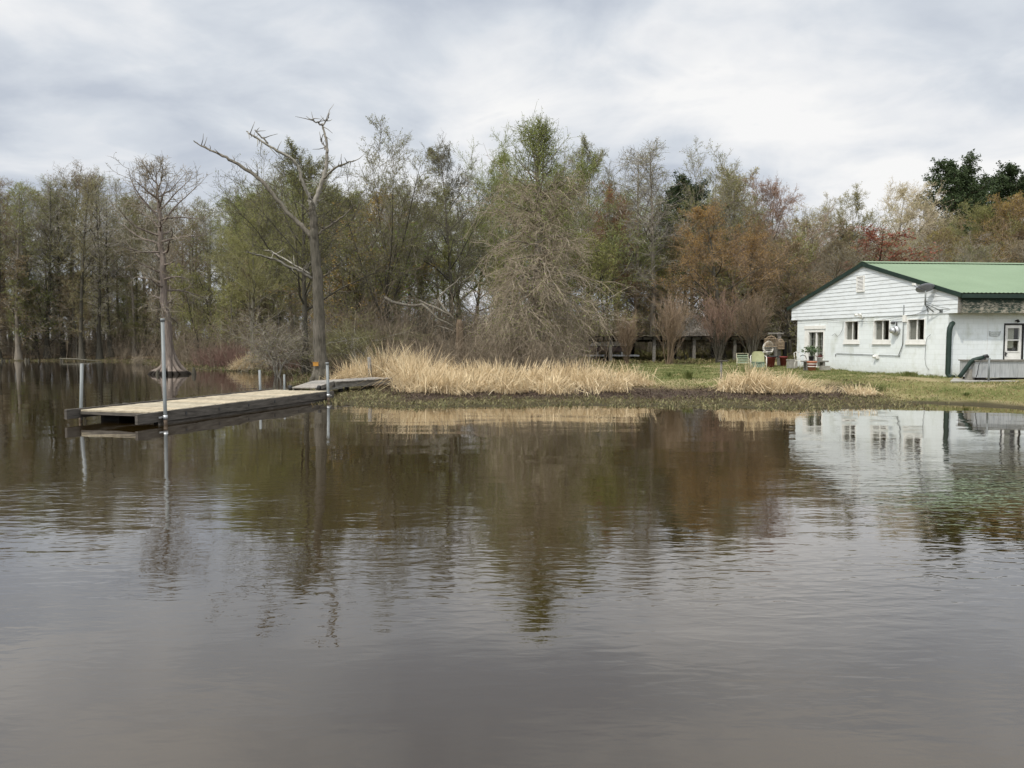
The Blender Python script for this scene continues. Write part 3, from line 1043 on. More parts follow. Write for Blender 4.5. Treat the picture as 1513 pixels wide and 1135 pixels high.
# faded sign beside the door: dull rim, weathered face with worn-away writing
sv0, sv1 = fv(1459.5), fv(1476.3)
sz0, sz1 = fz(1467, 496.5), fz(1467, 489.5)
sm, snt = new_mat('weathered_sign')
sf = noise(snt, 26.0, 4.0, 0.7, stretch=(0.7, 0.7, 2.0))
finish(snt, ramp(snt, sf, [(0.40, (0.30, 0.33, 0.31)), (0.50, (0.52, 0.55, 0.52)), (0.60, (0.62, 0.65, 0.62))]), 0.7)
sgn = thing('wall_sign', 'small weathered grey sign on the white wall left of the glazed door', 'sign', tuple(HX(np.array([[-0.02, (sv0 + sv1) / 2, sz0]]))[0]))
siv = Matrix.Translation(-sgn.location)
w = HMB()
poly = [(-0.02, sv0, sz1), (-0.02, sv0 + 0.02, sz0 + 0.02), (-0.02, sv0 + 0.10, sz0), (-0.02, (sv0 + sv1) / 2, sz0 - 0.012), (-0.02, sv1 - 0.06, sz0 + 0.01), (-0.02, sv1 - 0.03, sz0 + 0.07), (-0.02, sv1, sz1 + 0.01), (-0.02, sv1 - 0.04, sz1 - 0.02), (-0.02, sv0 + 0.05, sz1 - 0.025)]
w.prism(poly, (0.018, 0, 0))
o = w.obj('board', sm, sgn)
o.matrix_parent_inverse = siv
w = HMB()
for a, b in zip(poly, poly[1:] + poly[:1]):
    w.beam(np.array(a) - (0.004, 0, 0), np.array(b) - (0.004, 0, 0), 0.012, 0.008, up=(1, 0, 0))
w.beam((-0.026, sv0 + 0.03, sz0 + 0.065), (-0.026, sv1 - 0.04, sz0 + 0.075), 0.010, 0.008, up=(1, 0, 0))
o = w.obj('rim', M['galvanised'], sgn)
o.matrix_parent_inverse = siv

# satellite dish on the gable corner
dz_ = gz(1378, 428)
ud = gu(1379)
base = np.array([ud, -0.30, gz(1379, 461)])
top = np.array([ud, -0.42, dz_ - 0.05])
dish = thing('satellite_dish', 'grey satellite dish on a pole at the right corner of the white gable', 'satellite dish', tuple(HX(base[None])[0]))
div = Matrix.Translation(-dish.location)


def dpart(mb, name, mat):
    o = mb.obj(name, mat, dish)
    o.matrix_parent_inverse = div
    return o


w = HMB()
w.tube([(ud, -0.42, base[2] + 0.28), top], 0.028, 8)
w.tube([(ud - 0.35, -0.05, base[2] + 0.02), (ud, -0.42, base[2] + 0.33)], 0.020, 6)
w.tube([(ud + 0.28, -0.05, base[2] + 0.02), (ud, -0.42, base[2] + 0.33)], 0.020, 6)
w.tube([(ud + 0.02, -0.05, base[2] + 0.0), (ud, -0.42, base[2] + 0.28)], 0.020, 6)
w.tube([(ud - 0.75, -0.05, base[2] + 0.08), (ud - 0.3, -0.2, base[2] + 0.2), (ud, -0.42, base[2] + 0.40)], 0.010, 5)
w.span((ud - 0.42, -0.055, base[2] - 0.05), (ud - 0.28, -0.03, base[2] + 0.08))
dpart(w, 'mast', M['pole_metal'])
nrm_ = Vector((0.52, 0.16, 0.84)).normalized()     # in house axes (u, v, z); tips up and back from the wall
ny_ = (Vector((0, -1, 0)) - nrm_ * nrm_.dot(Vector((0, -1, 0)))).normalized()
nx = ny_.cross(nrm_)
ax = [list(ny_), list(nx), list(nrm_)]
cen = np.array(top) + np.array(nrm_) * 0.02
w = HMB()
prof = [(a_ * 0.86, b_ * 0.95) for a_, b_ in [(0.0, 0.0), (0.1, 0.006), (0.2, 0.026), (0.3, 0.06), (0.36, 0.09), (0.365, 0.10), (0.355, 0.105), (0.3, 0.078), (0.2, 0.044), (0.1, 0.024), (0.0, 0.018)]]
w.lathe(prof, cen, 28, 0, ax)
dpart(w, 'reflector', M['dish_grey'])
w = HMB()
tip = cen + np.array(nrm_) * 0.20 + np.array(ny_) * 0.42
w.tube([cen + np.array(ny_) * 0.1 - np.array(nrm_) * 0.03, cen + np.array(ny_) * 0.40 + np.array(nrm_) * 0.1, tip], 0.016, 6)
dpart(w, 'feed_arm', M['dish_grey'])
w = HMB()
w.tube([tip, tip - np.array(nrm_) * 0.06 - np.array(ny_) * 0.07], [0.05, 0.035], 10)
w.span(tip + (-0.05, -0.04, -0.03), tip + (0.05, 0.04, 0.05))
dpart(w, 'receiver', M['white_trim'])

# ------------------------------------------------------------------ tank, pipe and post in front of the door
TY = 26.6
tk0 = at(1442, 534, TY)
gzk = 0.50
pad = MB()
pad.prism([(15.35, 26.05, 0.20), (27, 26.05, 0.20), (27, 28.6, 0.20), (17.0, 28.6, 0.20)], (0, 0, 0.322))
o = pad.obj('concrete_pad', M['concrete'])
o['label'] = 'low concrete slab under the metal tank by the front wall'
o['category'] = 'slab'
tank = thing('stock_tank', 'long rectangular galvanised metal tank with dark rim by the front door', 'tank', (tk0[0], TY, gzk + 0.03))
tl, tw, th = 4.6, 0.95, 0.67
w = MB()
cw = 0.02
w.span((0, 0, 0.09), (tl, cw, th))
w.span((0, tw - cw, 0.09), (tl, tw, th))
w.span((0, cw, 0.09), (cw, tw - cw, th))
w.span((tl - cw, cw, 0.09), (tl, tw - cw, th))
w.span((cw, cw, 0.09), (tl - cw, tw - cw, 0.12))
w.obj('shell', M['galvanised'], tank)
w = MB()
w.span((-0.04, -0.05, th + 0.002), (tl + 0.04, 0.06, th + 0.045))
w.span((-0.04, tw - 0.06, th + 0.002), (tl + 0.04, tw + 0.04, th + 0.045))
w.span((-0.04, 0.06, th + 0.002), (0.06, tw - 0.06, th + 0.045))
w.obj('rim', M['wood_grey'], tank)
w = MB()
for x in np.arange(0.25, tl, 0.62):
    w = MB()
    w.span((x, -0.012, 0.10), (x + 0.02, -0.001, th - 0.01))
    w.obj('seam', M['galvanised'], tank)
w = MB()
for x in (0.1, 1.5, 2.9, 4.2):
    w = MB()
    w.span((x, 0.03, -0.04), (x + 0.3, tw - 0.03, 0.088))
    w.obj('skid', M['wood_black'], tank)
w = MB()
w.span((cw, cw, 0.45), (tl - cw, tw - cw, 0.46))
w.obj('tank_water', M['water'], tank)

pp = thing('drain_pipe', 'dark green bent drain pipe leaning over the left end of the tank', 'pipe', tuple(at(1418, 557, 26.9)))
piv = Matrix.Translation(-pp.location)
w = MB()
P = [at(1417.5, 557.5, 26.9), at(1421, 553, 26.85), at(1434, 535.5, 26.75), at(1438, 532.2, 26.7), at(1443, 530.8, 26.65), at(1455, 527.8, 26.6)]
w.tube(P, 0.075, 12)
o = w.obj('pipe', M['green_trim'], pp)
o.matrix_parent_inverse = piv
w = MB()
P = [at(1453.5, 528.2, 26.6), at(1459.5, 526.6, 26.58)]
w.tube(P, 0.086, 12)
w.tube([at(1456, 526.8, 26.5), at(1457.5, 524.5, 26.5), at(1461, 527, 26.5)], 0.025, 6)
o = w.obj('coupling', M['dark_metal'], pp)
o.matrix_parent_inverse = piv
pl = at(1461.7, 530, 26.2)
b0 = gpt(pl[0], 26.2)
ps = thing('pipe_stand', 'thin pale metal post standing in front of the tank', 'post', (pl[0], 26.2, b0[2] - 0.05))
w = MB()
w.tube([(0, 0, 0), (0, 0, pl[2] - b0[2] + 0.08)], 0.032, 8)
w.obj('post', M['pole_metal'], ps)
w = MB()
w.tube([(-0.10, 0.02, pl[2] - b0[2] + 0.05), (0.04, 0.0, pl[2] - b0[2] + 0.05)], 0.022, 8)
w.obj('arm', M['pole_metal'], ps)
hs = MB()
P = np.array([at(1455, 530, 26.45), at(1449, 533, 26.4), at(1446, 540, 26.35), at(1445, 547, 26.35), at(1444, 553, 26.4), at(1442, 557.5, 26.4)])
hs.tube(P, 0.014, 6)
o = hs.obj('hose', M['dark_metal'])
o['label'] = 'thin dark hose hanging down the face of the galvanised tank'
o['category'] = 'hose'


def cinder_block(name, label, loc, rz, group=None):
    w = MB()
    L_, W_, H_ = 0.4, 0.2, 0.2
    w.span((-L_ / 2, -W_ / 2, 0), (L_ / 2, -W_ / 2 + 0.035, H_))
    w.span((-L_ / 2, W_ / 2 - 0.035, 0), (L_ / 2, W_ / 2, H_))
    for x in (-L_ / 2, -0.0175, L_ / 2 - 0.035):
        w.span((x, -W_ / 2 + 0.035, 0), (x + 0.035, W_ / 2 - 0.035, H_))
    o = thing(name, label, 'block', loc, rz, group, w.mesh(name, M['concrete']))
    return o


p_ = at(1436, 551, 26.9)
cinder_block('concrete_block', 'lower concrete block tucked under the bent drain pipe', (p_[0], p_[1], 0.53), 0.2)
cinder_block('concrete_block', 'upper concrete block stacked under the bent drain pipe', (p_[0] + 0.03, p_[1], 0.732), 0.05)

# ------------------------------------------------------------------ patio clutter beside the gable


def spot(px, Y):
    x = at(px, 505, Y)[0]
    return gpt(x, Y)


def pot(mat, r0, r1, h):
    w = MB()
    w.lathe([(0.0, 0.0), (r0, 0.0), (r1, h * 0.86), (r1 + 0.025, h * 0.86), (r1 + 0.03, h), (r1 - 0.02, h), (r1 - 0.03, h * 0.88), (0.0, h * 0.86)], (0, 0, 0), 20)
    return w


b = spot(1158, 38.4)
t = thing('flower_pot', 'empty tall red flower pot standing beside the wooden post', 'pot', tuple(b))
pot(M['red_pot'], 0.13, 0.18, 0.50).obj('vessel', M['red_pot'], t)
w = MB(); w.lathe([(0, 0.43), (0.16, 0.435)], (0, 0, 0), 16); w.obj('soil', M['soil'], t)
b = spot(1139.5, 38.2)
t = thing('flower_pot', 'wide red pot under a dark round tray, below the white wicker chair', 'pot', tuple(b))
pot(M['red_pot'], 0.17, 0.215, 0.52).obj('vessel', M['red_pot'], t)
b2 = b + (0.06, 0, 0.525)
t = thing('round_tray', 'dark round tray lying on top of the wide red pot', 'tray', tuple(b2))
w = MB(); w.lathe([(0, 0), (0.30, 0.0), (0.32, 0.05), (0.30, 0.05), (0.285, 0.015), (0, 0.014)], (0, 0, 0), 20); w.obj('dish', M['dark_metal'], t)

# white egg chair on slim legs
b = spot(1133.5, 39.6)
t = thing('egg_chair', 'white round wicker chair on thin legs behind the red pots', 'chair', tuple(b), 0.35)
w = MB()
R = 0.30
zc_ = 0.95
ths = np.linspace(0, 2 * PI, 25)
ring = np.array([(R * 0.95 * math.sin(x), -0.14, zc_ - R * math.cos(x) * 1.12) for x in ths])
w.tube(ring, 0.036, 6, cap=False)
w.obj('rim', M['wicker'], t)
w = MB()
for k in range(13):
    a = -1.25 + 2.5 * k / 12
    pts = []
    for q in np.linspace(0, PI, 9):
        pts.append((R * 0.95 * math.sin(a) * math.sin(q) * 1.0, -0.14 + 0.34 * math.cos(a) * math.sin(q), zc_ - R * 1.12 * math.cos(q)))
    w.tube(pts, 0.014, 4, cap=False)
for q in np.linspace(0.3, PI - 0.3, 9):
    pts = [(R * 0.95 * math.sin(a) * math.sin(q), -0.14 + 0.34 * math.cos(a) * math.sin(q), zc_ - R * 1.12 * math.cos(q)) for a in np.linspace(-PI / 2, PI / 2, 11)]
    w.tube(pts, 0.014, 4, cap=False)
w.obj('basket', M['wicker'], t)
w = MB()
w.lathe([(0, 0.0), (0.2, 0.01), (0.25, 0.05), (0.2, 0.09), (0, 0.1)], (0, 0.0, zc_ - R * 0.95), 16)
w.obj('cushion', M['wicker'], t)
for sx, sy in ((-1, -1), (1, -1), (1, 1), (-1, 1)):
    w = MB(); w.tube([(0.1 * sx, 0.08 * sy, zc_ - R), (0.2 * sx, 0.18 * sy, 0.0)], 0.014, 6); w.obj('leg', M['wicker'], t)

# wooden post with a crossbar carrying two bird cages
b = spot(1151.3, 39.0)
hz_ = at(1151, 491, 39.0)[2] - b[2]
t = thing('wooden_post', 'grey square wooden post with a crossbar carrying two bird cages', 'post', tuple(b))
w = MB(); w.span((-0.075, -0.06, -0.1), (0.075, 0.06, hz_)); w.obj('upright', M['wood_grey'], t)
w = MB(); w.span((-0.62, -0.105, hz_ - 0.1), (0.2, -0.063, hz_ - 0.02)); w.obj('crossbar', M['wood_grey'], t)


def cage(label, px0, px1, py0, py1, Y):
    px = (px0 + px1) / 2
    c = at(px, py1, Y)
    wd = (px1 - px0) / FPX * Y / 2
    ht = (py1 - py0) / FPX * Y
    t = thing('bird_cage', label, 'bird cage', tuple(c), 0.2, 'bird cages hanging by the wooden post')
    hb = ht * 0.68
    for part, z_, s_, h_ in (('base', 0.012, 2.0, 0.024), ('top_rail', hb, 2.05, 0.02), ('middle_rail', hb * 0.45, 2.03, 0.015)):
        w = MB()
        w.box((0, 0, z_), (wd * s_, wd * s_, h_))
        w.obj(part, M['cane'], t)
    w = MB()
    for k in range(9):
        q = -wd + 2 * wd * k / 8
        for P in ((q, -wd), (q, wd), (-wd, q), (wd, q)):
            w.tube([(P[0], P[1], 0), (P[0], P[1], hb)], 0.007, 4, cap=False)
    w.obj('bars', M['cane'], t)
    w = MB()
    for k in range(8):
        a = k * PI / 4
        P = [(wd * math.cos(a) * s, wd * math.sin(a) * s, hb + (ht - hb - 0.06) * math.sqrt(max(0, 1 - s * s))) for s in (1, 0.85, 0.6, 0.3, 0.0)]
        w.tube(P, 0.008, 4, cap=False)
    ringp = [(0.035 * math.cos(a), 0, ht - 0.03 + 0.035 * math.sin(a)) for a in np.linspace(0, 2 * PI, 9)]
    w.tube(ringp, 0.006, 4, cap=False)
    w.obj('dome', M['cane'], t)


cage('larger cane bird cage with a domed top above the white wicker chair', 1132, 1146, 495, 512.3, 38.85)
cage('smaller cane bird cage hanging in front of the grey wooden post', 1149.2, 1157.2, 499.5, 515.8, 38.75)

# metal shell chair, faded yellow back and green seat
b = spot(1121, 36.0)
t = thing('shell_chair', 'metal garden chair with faded yellow back and green seat among the reeds', 'chair', tuple(b), -0.25)
n = 9
w = MB()
G = np.zeros((6, n, 3))
for i, zz in enumerate(np.linspace(0.40, 0.92, 6)):
    for j, a in enumerate(np.linspace(-1.0, 1.0, n)):
        wdt = 0.30 * (1 - 0.35 * max(0, (zz - 0.72) / 0.2) ** 2)
        G[i, j] = (wdt * math.sin(a) / math.sin(1.0), 0.20 + 0.14 * math.cos(a) + 0.25 * (zz - 0.4), zz)
ix = np.arange(6 * n).reshape(6, n)
ff = np.stack([ix[:-1, :-1], ix[:-1, 1:], ix[1:, 1:], ix[1:, :-1]], -1).reshape(-1, 4)
w.add(G.reshape(-1, 3), ff, 0, True)
w.add(G.reshape(-1, 3) + (0, 0.012, 0), ff[:, ::-1], 0, True)
w.obj('backrest', M['chair_yellow'], t)
w = MB()
w.lathe([(0, 0.0), (0.22, 0.0), (0.29, 0.03), (0.30, 0.08), (0.28, 0.08), (0.2, 0.04), (0, 0.035)], (0, 0.05, 0.34), 18)
w.add([(-0.30, -0.2, 0.38), (0.30, -0.2, 0.38), (0.26, -0.24, 0.16), (-0.26, -0.24, 0.16)], [[0, 1, 2, 3]])
w.obj('seat', M['chair_green'], t)
for s in (-1, 1):
    w = MB()
    w.tube([(0.30 * s, 0.36, 0.72), (0.36 * s, 0.1, 0.68), (0.37 * s, -0.2, 0.6), (0.36 * s, -0.30, 0.35), (0.34 * s, -0.2, 0.02), (0.32 * s, 0.2, 0.02), (0.30 * s, 0.45, 0.02)], 0.017, 8)
    w.obj('arm_leg', M['wicker'], t)

# tube framed lounge chair
b = spot(1098, 36.2)
t = thing('lounge_chair', 'low cream tube lounge chair with pale green webbing behind the reeds', 'chair', tuple(b), 1.35)
for s in (-1, 1):
    w = MB()
    y = 0.27 * s
    w.tube([(-0.55, y, 0.32), (0.15, y, 0.30), (0.42, y, 0.78)], 0.016, 6)
    w.tube([(-0.40, y, 0.0), (-0.40, y, 0.52), (0.25, y, 0.56)], 0.016, 6)
    w.tube([(0.30, y, 0.0), (0.05, y, 0.33)], 0.016, 6)
    w.obj('side_frame', M['tube_cream'], t)
for a_, b_ in (((0.42, -0.27, 0.78), (0.42, 0.27, 0.78)), ((-0.55, -0.27, 0.32), (-0.55, 0.27, 0.32))):
    w = MB()
    w.tube([a_, b_], 0.016, 6)
    w.obj('crossbar', M['tube_cream'], t)
w = MB()
for k in range(7):
    x = -0.5 + 0.1 * k
    w.span((x, -0.072, 0.316 - 0.004 * k), (x + 0.06, 0.262, 0.322 - 0.004 * k))
w.obj('seat', M['web_green'], t)
w = MB()
for k in range(4):
    s_ = (k + 0.4) / 4.5
    c_ = np.array([0.15 + 0.27 * s_, 0, 0.31 + 0.48 * s_])
    w.beam(c_ - (0, 0.262, 0), c_ + (0, 0.262, 0), 0.07, 0.006, up=(0.9, 0, -0.45))
w.obj('backrest', M['web_green'], t)

# slab table with the potted plant, pots and blocks
Yt = 34.6
b = spot(1204, Yt)
zt_ = at(1204, 533.0, Yt)[2] - b[2]
xl, xr = at(1185.5, 533, Yt)[0] - b[0], at(1221.5, 533, Yt)[0] - b[0]
t = thing('slab_table', 'rough plank table on short legs in front of the sliding patio door', 'table', tuple(b))
w = MB(); w.span((xl, -0.22, zt_ - 0.06), (xr, 0.22, zt_)); w.obj('tabletop', M['wood_grey'], t)
for x in (xl + 0.18, xr - 0.2):
    for y in (-0.15, 0.15):
        w = MB(); w.span((x - 0.05, y - 0.05, -0.05), (x + 0.05, y + 0.05, zt_ - 0.062)); w.obj('leg', M['wood_grey'], t)
t = thing('potted_plant', 'leafy potted plant standing on the plank table by the patio door', 'plant', (b[0] - 0.15, Yt, b[2] + zt_))
w = MB(); w.lathe([(0, 0), (0.09, 0), (0.12, 0.2), (0.13, 0.2), (0.11, 0.21), (0, 0.2)], (0, 0, 0), 14); w.obj('pot', M['dark_metal'], t)
w = MB()
st = []
for k in range(22):
    a = random.uniform(0, 2 * PI)
    r = random.uniform(0.1, 0.45)
    h = random.uniform(0.2, 0.42)
    st.append([(0, 0, 0.18), (0.4 * r * math.cos(a), 0.3 * r * math.sin(a), 0.22 + h * 0.6), (r * math.cos(a), 0.7 * r * math.sin(a), 0.2 + h)])
st = np.array(st)
w.tubes(st, np.full((22, 3), 0.006), 4)
cen = np.repeat(st[:, 2], 12, 0) + rng.normal(0, (0.07, 0.07, 0.05), (264, 3))
a_ = nrm(rng.normal(size=(264, 3))) * 0.05
b_ = nrm(np.cross(a_, rng.normal(size=(264, 3)))) * 0.028
w.quads(cen, a_, b_)
w.obj('leaves', M['plant_leaf'], t)
t = thing('white_planter', 'small white planter of reddish flowers at the right end of the plank table', 'planter', (b[0] + 0.26, Yt + 0.02, b[2] + zt_))
w = MB(); w.lathe([(0, 0), (0.10, 0), (0.13, 0.14), (0.14, 0.14), (0.12, 0.15), (0, 0.13)], (0, 0, 0), 14); w.obj('bowl', M['white_trim'], t)
w = MB()
cen = np.array([0, 0, 0.2]) + rng.normal(0, (0.06, 0.06, 0.03), (70, 3))
a_ = nrm(rng.normal(size=(70, 3))) * 0.03
b_ = nrm(np.cross(a_, rng.normal(size=(70, 3)))) * 0.03
w.quads(cen, a_, b_)
w.obj('flowers', M['dark_red'], t)
b = spot(1200.5, 34.0)
t = thing('striped_pot', 'terracotta pot with white and dark red bands before the plank table', 'pot', tuple(b))
pot(M['terracotta'], 0.15, 0.20, 0.46).obj('vessel', M['terracotta'], t)
for zz, rr, mm in ((0.20, 0.176, 'white_trim'), (0.265, 0.187, 'dark_red'), (0.32, 0.195, 'white_trim')):
    w = MB(); w.lathe([(rr - 0.012, zz), (rr + 0.004, zz), (rr + 0.008, zz + 0.035), (rr - 0.01, zz + 0.035)], (0, 0, 0), 20); w.obj('band', M[mm], t)
b = spot(1220, 34.0)
cinder_block('concrete_block', 'mossy concrete block on the grass right of the striped pot', tuple(b), 0.15)
b = spot(1171, 37.2)
t = thing('concrete_planter', 'square grey concrete planter near the left corner of the white wall', 'planter', tuple(b))
w = MB(); w.span((-0.2, -0.2, 0), (0.2, 0.2, 0.40)); w.obj('body', M['concrete'], t)
w = MB()
w.span((-0.22, -0.22, 0.402), (0.22, -0.17, 0.45)); w.span((-0.22, 0.17, 0.402), (0.22, 0.22, 0.45)); w.span((-0.22, -0.17, 0.402), (-0.17, 0.17, 0.45)); w.span((0.17, -0.17, 0.402), (0.22, 0.17, 0.45))
w.obj('rim', M['concrete'], t)
b = spot(1183, 36.4)
t = thing('scroll_chair', 'white scrolled iron chair with a dark curved arm at the wall corner', 'chair', tuple(b), 0.4)
w = MB(); w.box((0, 0, 0.42), (0.36, 0.36, 0.03)); w.obj('seat', M['wicker'], t)
w = MB()
for s in (-1, 1):
    w.tube([(0.17 * s, 0.17, 0.42), (0.18 * s, 0.24, 0.8)], 0.014, 6)
w.tube([(-0.18, 0.24, 0.8), (0, 0.25, 0.86), (0.18, 0.24, 0.8)], 0.014, 6)
w.tube([(0, 0.17, 0.42), (0.06, 0.2, 0.55), (-0.05, 0.22, 0.66), (0, 0.25, 0.85)], 0.012, 6)
w.obj('backrest', M['wicker'], t)
for sx in (-1, 1):
    for sy in (-1, 1):
        w = MB(); w.tube([(0.16 * sx, 0.16 * sy, 0.41), (0.18 * sx, 0.2 * sy, 0.2), (0.15 * sx, 0.17 * sy, 0.0)], 0.014, 6); w.obj('leg', M['wicker'], t)
w = MB()
w.tube([(0.18, 0.22, 0.62), (0.2, 0.05, 0.70), (0.2, -0.12, 0.66), (0.2, -0.2, 0.52), (0.19, -0.17, 0.43)], 0.016, 6)
w.obj('arm', M['dark_metal'], t)

# bird feeder post by the reeds
b = spot(1066, 28.3)
t = thing('bird_feeder', 'short wooden stake with a flat tray on top, left of the small reed patch', 'bird feeder', tuple(b))
hh = at(1066, 534, 28.3)[2] - b[2]
w = MB(); w.tube([(0, 0, -0.2), (0.01, 0, hh)], 0.045, 8); w.obj('stake', M['wood_grey'], t)
w = MB(); w.box((0.08, 0, hh + 0.02), (0.30, 0.26, 0.035)); w.obj('tray', M['wood_dark'], t)

# ------------------------------------------------------------------ floating dock
DL = np.array([0.285, 0.9585, 0.0])
DW = np.array([-0.9585, 0.285, 0.0])
DO = np.array([-8.14, 16.93, 0.0])            # near right corner of the deck
LEN, WID, DZT = 7.7, 2.17, 0.296


def deck_mat(name, a, b, c):
    m, nt = new_mat(name)
    g = nt.n('ShaderNodeNewGeometry')
    f = noise(nt, 2.2, 7.0, 0.7, stretch=(5, 1.2, 1))
    f2 = noise(nt, 22.0, 4.0, 0.7)
    c1 = ramp(nt, f, [(0.3, a), (0.5, b), (0.72, c)])
    c2 = ramp(nt, g.outputs['Random Per Island'], [(0.0, (0.66, 0.66, 0.66)), (0.5, (0.95, 0.95, 0.95)), (1.0, (1.05, 1.0, 0.95))])
    finish(nt, mixrgb(nt, 1.0, c1, c2, 'MULTIPLY'), 0.85, f2, 0.006, 0.6, spec=0.2)
    return m


M['deck'] = deck_mat('deck_planks', (0.27, 0.23, 0.165), (0.42, 0.365, 0.265), (0.53, 0.47, 0.35))
M['deck_grey'] = deck_mat('grey_planks', (0.17, 0.155, 0.135), (0.28, 0.26, 0.23), (0.37, 0.35, 0.31))
dock = thing('floating_dock', 'long low floating dock with sunlit tan planks and dark side boards', 'dock', tuple(DO))


def D(l, w, z):
    return DO + DL * l + DW * w + np.array([0, 0, z])


def dockpart(mb, name, mat, label=None):
    o = mb.obj(name, mat, dock)
    o.matrix_parent_inverse = Matrix.Translation(-Vector(DO))
    if label:
        o['label'] = label


axd = [DL, DW, (0, 0, 1)]
w = MB()
l = 0.0
while l < LEN - 0.1:
    pw = 0.138
    e0, e1 = rng.uniform(-0.03, 0.0), rng.uniform(0.0, 0.03)
    w.box(D(l + pw / 2, WID / 2 + (e0 + e1) / 2, DZT - 0.02 + rng.normal(0, 0.003)), (pw - 0.010, WID - 0.10 + (e1 - e0), 0.036), axd)
    l += pw
dockpart(w, 'deck', M['deck'])
for side, lab in ((0, None), (1, None)):
    w = MB()
    up_ = 0.0 if side == 0 else 0.03
    wy = -0.045 if side == 0 else WID + 0.045
    l0 = -0.62 if side == 0 else -0.36
    # two lengths of board butt jointed
    w.box(D((l0 + 3.2) / 2, wy, DZT - 0.112 + up_), (3.2 - l0, 0.07, 0.225), axd)
    w.box(D((3.205 + LEN + 0.1) / 2, wy, DZT - 0.116 + up_), (LEN + 0.1 - 3.205, 0.068, 0.22), axd)
    dockpart(w, 'side_board', M['wood_dark'])
    w = MB()
    wy2 = 0.02
    for k in range(12 if side == 0 else 0):
        w = MB()
        lk = 0.15 + k * 0.6
        w.box(D(lk, wy2, DZT - 0.012), (0.34 if k % 3 else 0.2, 0.085, 0.05), axd)
        dockpart(w, 'edge_block', M['deck'])
w = MB()
w.box(D(0.02, WID / 2, DZT - 0.075), (0.05, WID - 0.02, 0.07), axd)
dockpart(w, 'end_board', M['wood_dark'])
w = MB()
w.box(D(LEN - 0.03, WID / 2, DZT - 0.11), (0.05, WID - 0.02, 0.14), axd)
dockpart(w, 'end_board', M['wood_dark'])
for wy in (0.30, WID - 0.30):
    w = MB()
    w.box(D((0.55 + LEN) / 2, wy, 0.02), (LEN - 0.6, 0.55, 0.22), axd)
    dockpart(w, 'float', M['wood_black'])
w = MB()
w.box(D(3.75, -0.01, 0.03), (7.3, 0.06, 0.13), axd)
dockpart(w, 'lower_board', M['wood_dark'])
w = MB()
for k in range(6):
    w = MB()
    w.box(D(0.9 + 1.2 * k, -0.084, DZT - 0.10), (0.05, 0.012, 0.07), axd)
    dockpart(w, 'plate', M['dark_metal'])

# poles that hold the dock
def pole(label, base, topz, lean, r=0.045, cap=False, bracket=None, group=None):
    t = thing('dock_pole', label, 'pole', (base[0], base[1], -0.6), 0, group)
    w = MB()
    w.tube([(0, 0, 0), (lean[0] * 0.2, lean[1] * 0.2, 0.55), (lean[0], lean[1], topz + 0.6)], r, 12)
    w.obj('pipe', M['pole_metal'], t)
    w = MB()
    w.tube([(lean[0] * 0.19, lean[1] * 0.19, 0.5), (lean[0] * 0.27, lean[1] * 0.27, 0.82)], r + 0.002, 12)
    w.obj('rust_band', M['rust'], t)
    if cap:
        w = MB()
        w.tube([(lean[0] * 0.985, lean[1], topz + 0.55), (lean[0], lean[1], topz + 0.62)], r + 0.009, 12)
        w.obj('cap', M['pole_metal'], t)
    if bracket is not None:
        w = MB()
        z = 0.6 + 0.17
        w.tube([(lean[0] * 0.3, 0, z - 0.05), (lean[0] * 0.3, 0, z + 0.05)], r + 0.012, 12)
        w.box((bracket[0] / 2 + lean[0] * 0.3, bracket[1] / 2, z), (abs(bracket[0]) + 0.12, 0.02, 0.04), axd)
        w.obj('bracket', M['steel'], t)
    return t


q = D(0.13, -0.16, 0)
pole('tall galvanised pole at the near right corner of the floating dock', q, 2.41, (-0.01, 0), 0.040, True, (-0.12, 0.0))
q = D(0.12, WID + 0.14, 0)
pole('leaning bare pole at the far left end of the floating dock', (q[0], q[1]), 1.38, (0.09, 0), 0.037)
q = D(7.25, WID + 0.16, 0)
pole('short grey pole behind the middle of the dock, before the tan reed tuft', q, 0.97, (-0.02, 0), 0.042)
pl = at(420, 554, 25.6)
pole('thin stubby pole where the gangway leaves the dock', (pl[0], 25.6), 0.78, (0.0, 0), 0.034)
q = D(7.3, -0.17, 0)
pole('capped pole at the shore end of the dock, in front of the gangway', q, 1.22, (-0.03, 0), 0.046, True, (0.1, 0))

# gangway on rollers and fixed pier
GO = np.array([-6.31, 26.6, 0.0])
GL = np.array([0.55, 0.835, 0.0])
GW = np.array([-0.835, 0.55, 0.0])
pier = thing('fixed_pier', 'short weathered grey plank pier on posts running into the reeds', 'pier', tuple(GO))
piv = Matrix.Translation(-Vector(GO))


def G(l, w_, z):
    return GO + GL * l + GW * w_ + np.array([0, 0, z])


def pierpart(mb, name, mat):
    o = mb.obj(name, mat, pier)
    o.matrix_parent_inverse = piv


axg = [GL, GW, (0, 0, 1)]
w = MB()
for k in range(22):
    w.box(G(0.07 + 0.14 * k, 0.55 + rng.normal(0, 0.012), 0.462 + rng.normal(0, 0.003)), (0.13, 1.16, 0.035), axg)
pierpart(w, 'deck', M['deck_grey'])
for wy in (0.04, 1.06):
    w = MB()
    w.box(G(1.52, wy, 0.345), (3.0, 0.05, 0.19), axg)
    pierpart(w, 'beam', M['wood_grey'])
w = MB()
w.box(G(0.02, 0.55, 0.35), (0.04, 0.94, 0.18), axg)
pierpart(w, 'beam', M['wood_dark'])
for l_, w_ in ((0.35, 0.12), (0.35, 1.0), (1.5, 0.12), (1.5, 1.0), (2.8, 0.12), (2.8, 1.0)):
    w = MB()
    w.box(G(l_, w_, -0.15), (0.12, 0.12, 0.76), axg)
    pierpart(w, 'leg', M['wood_black'])
w = MB()
w.beam(G(-0.9, -0.15, 0.22), G(0.3, 0.0, 0.25), 0.07, 0.07)
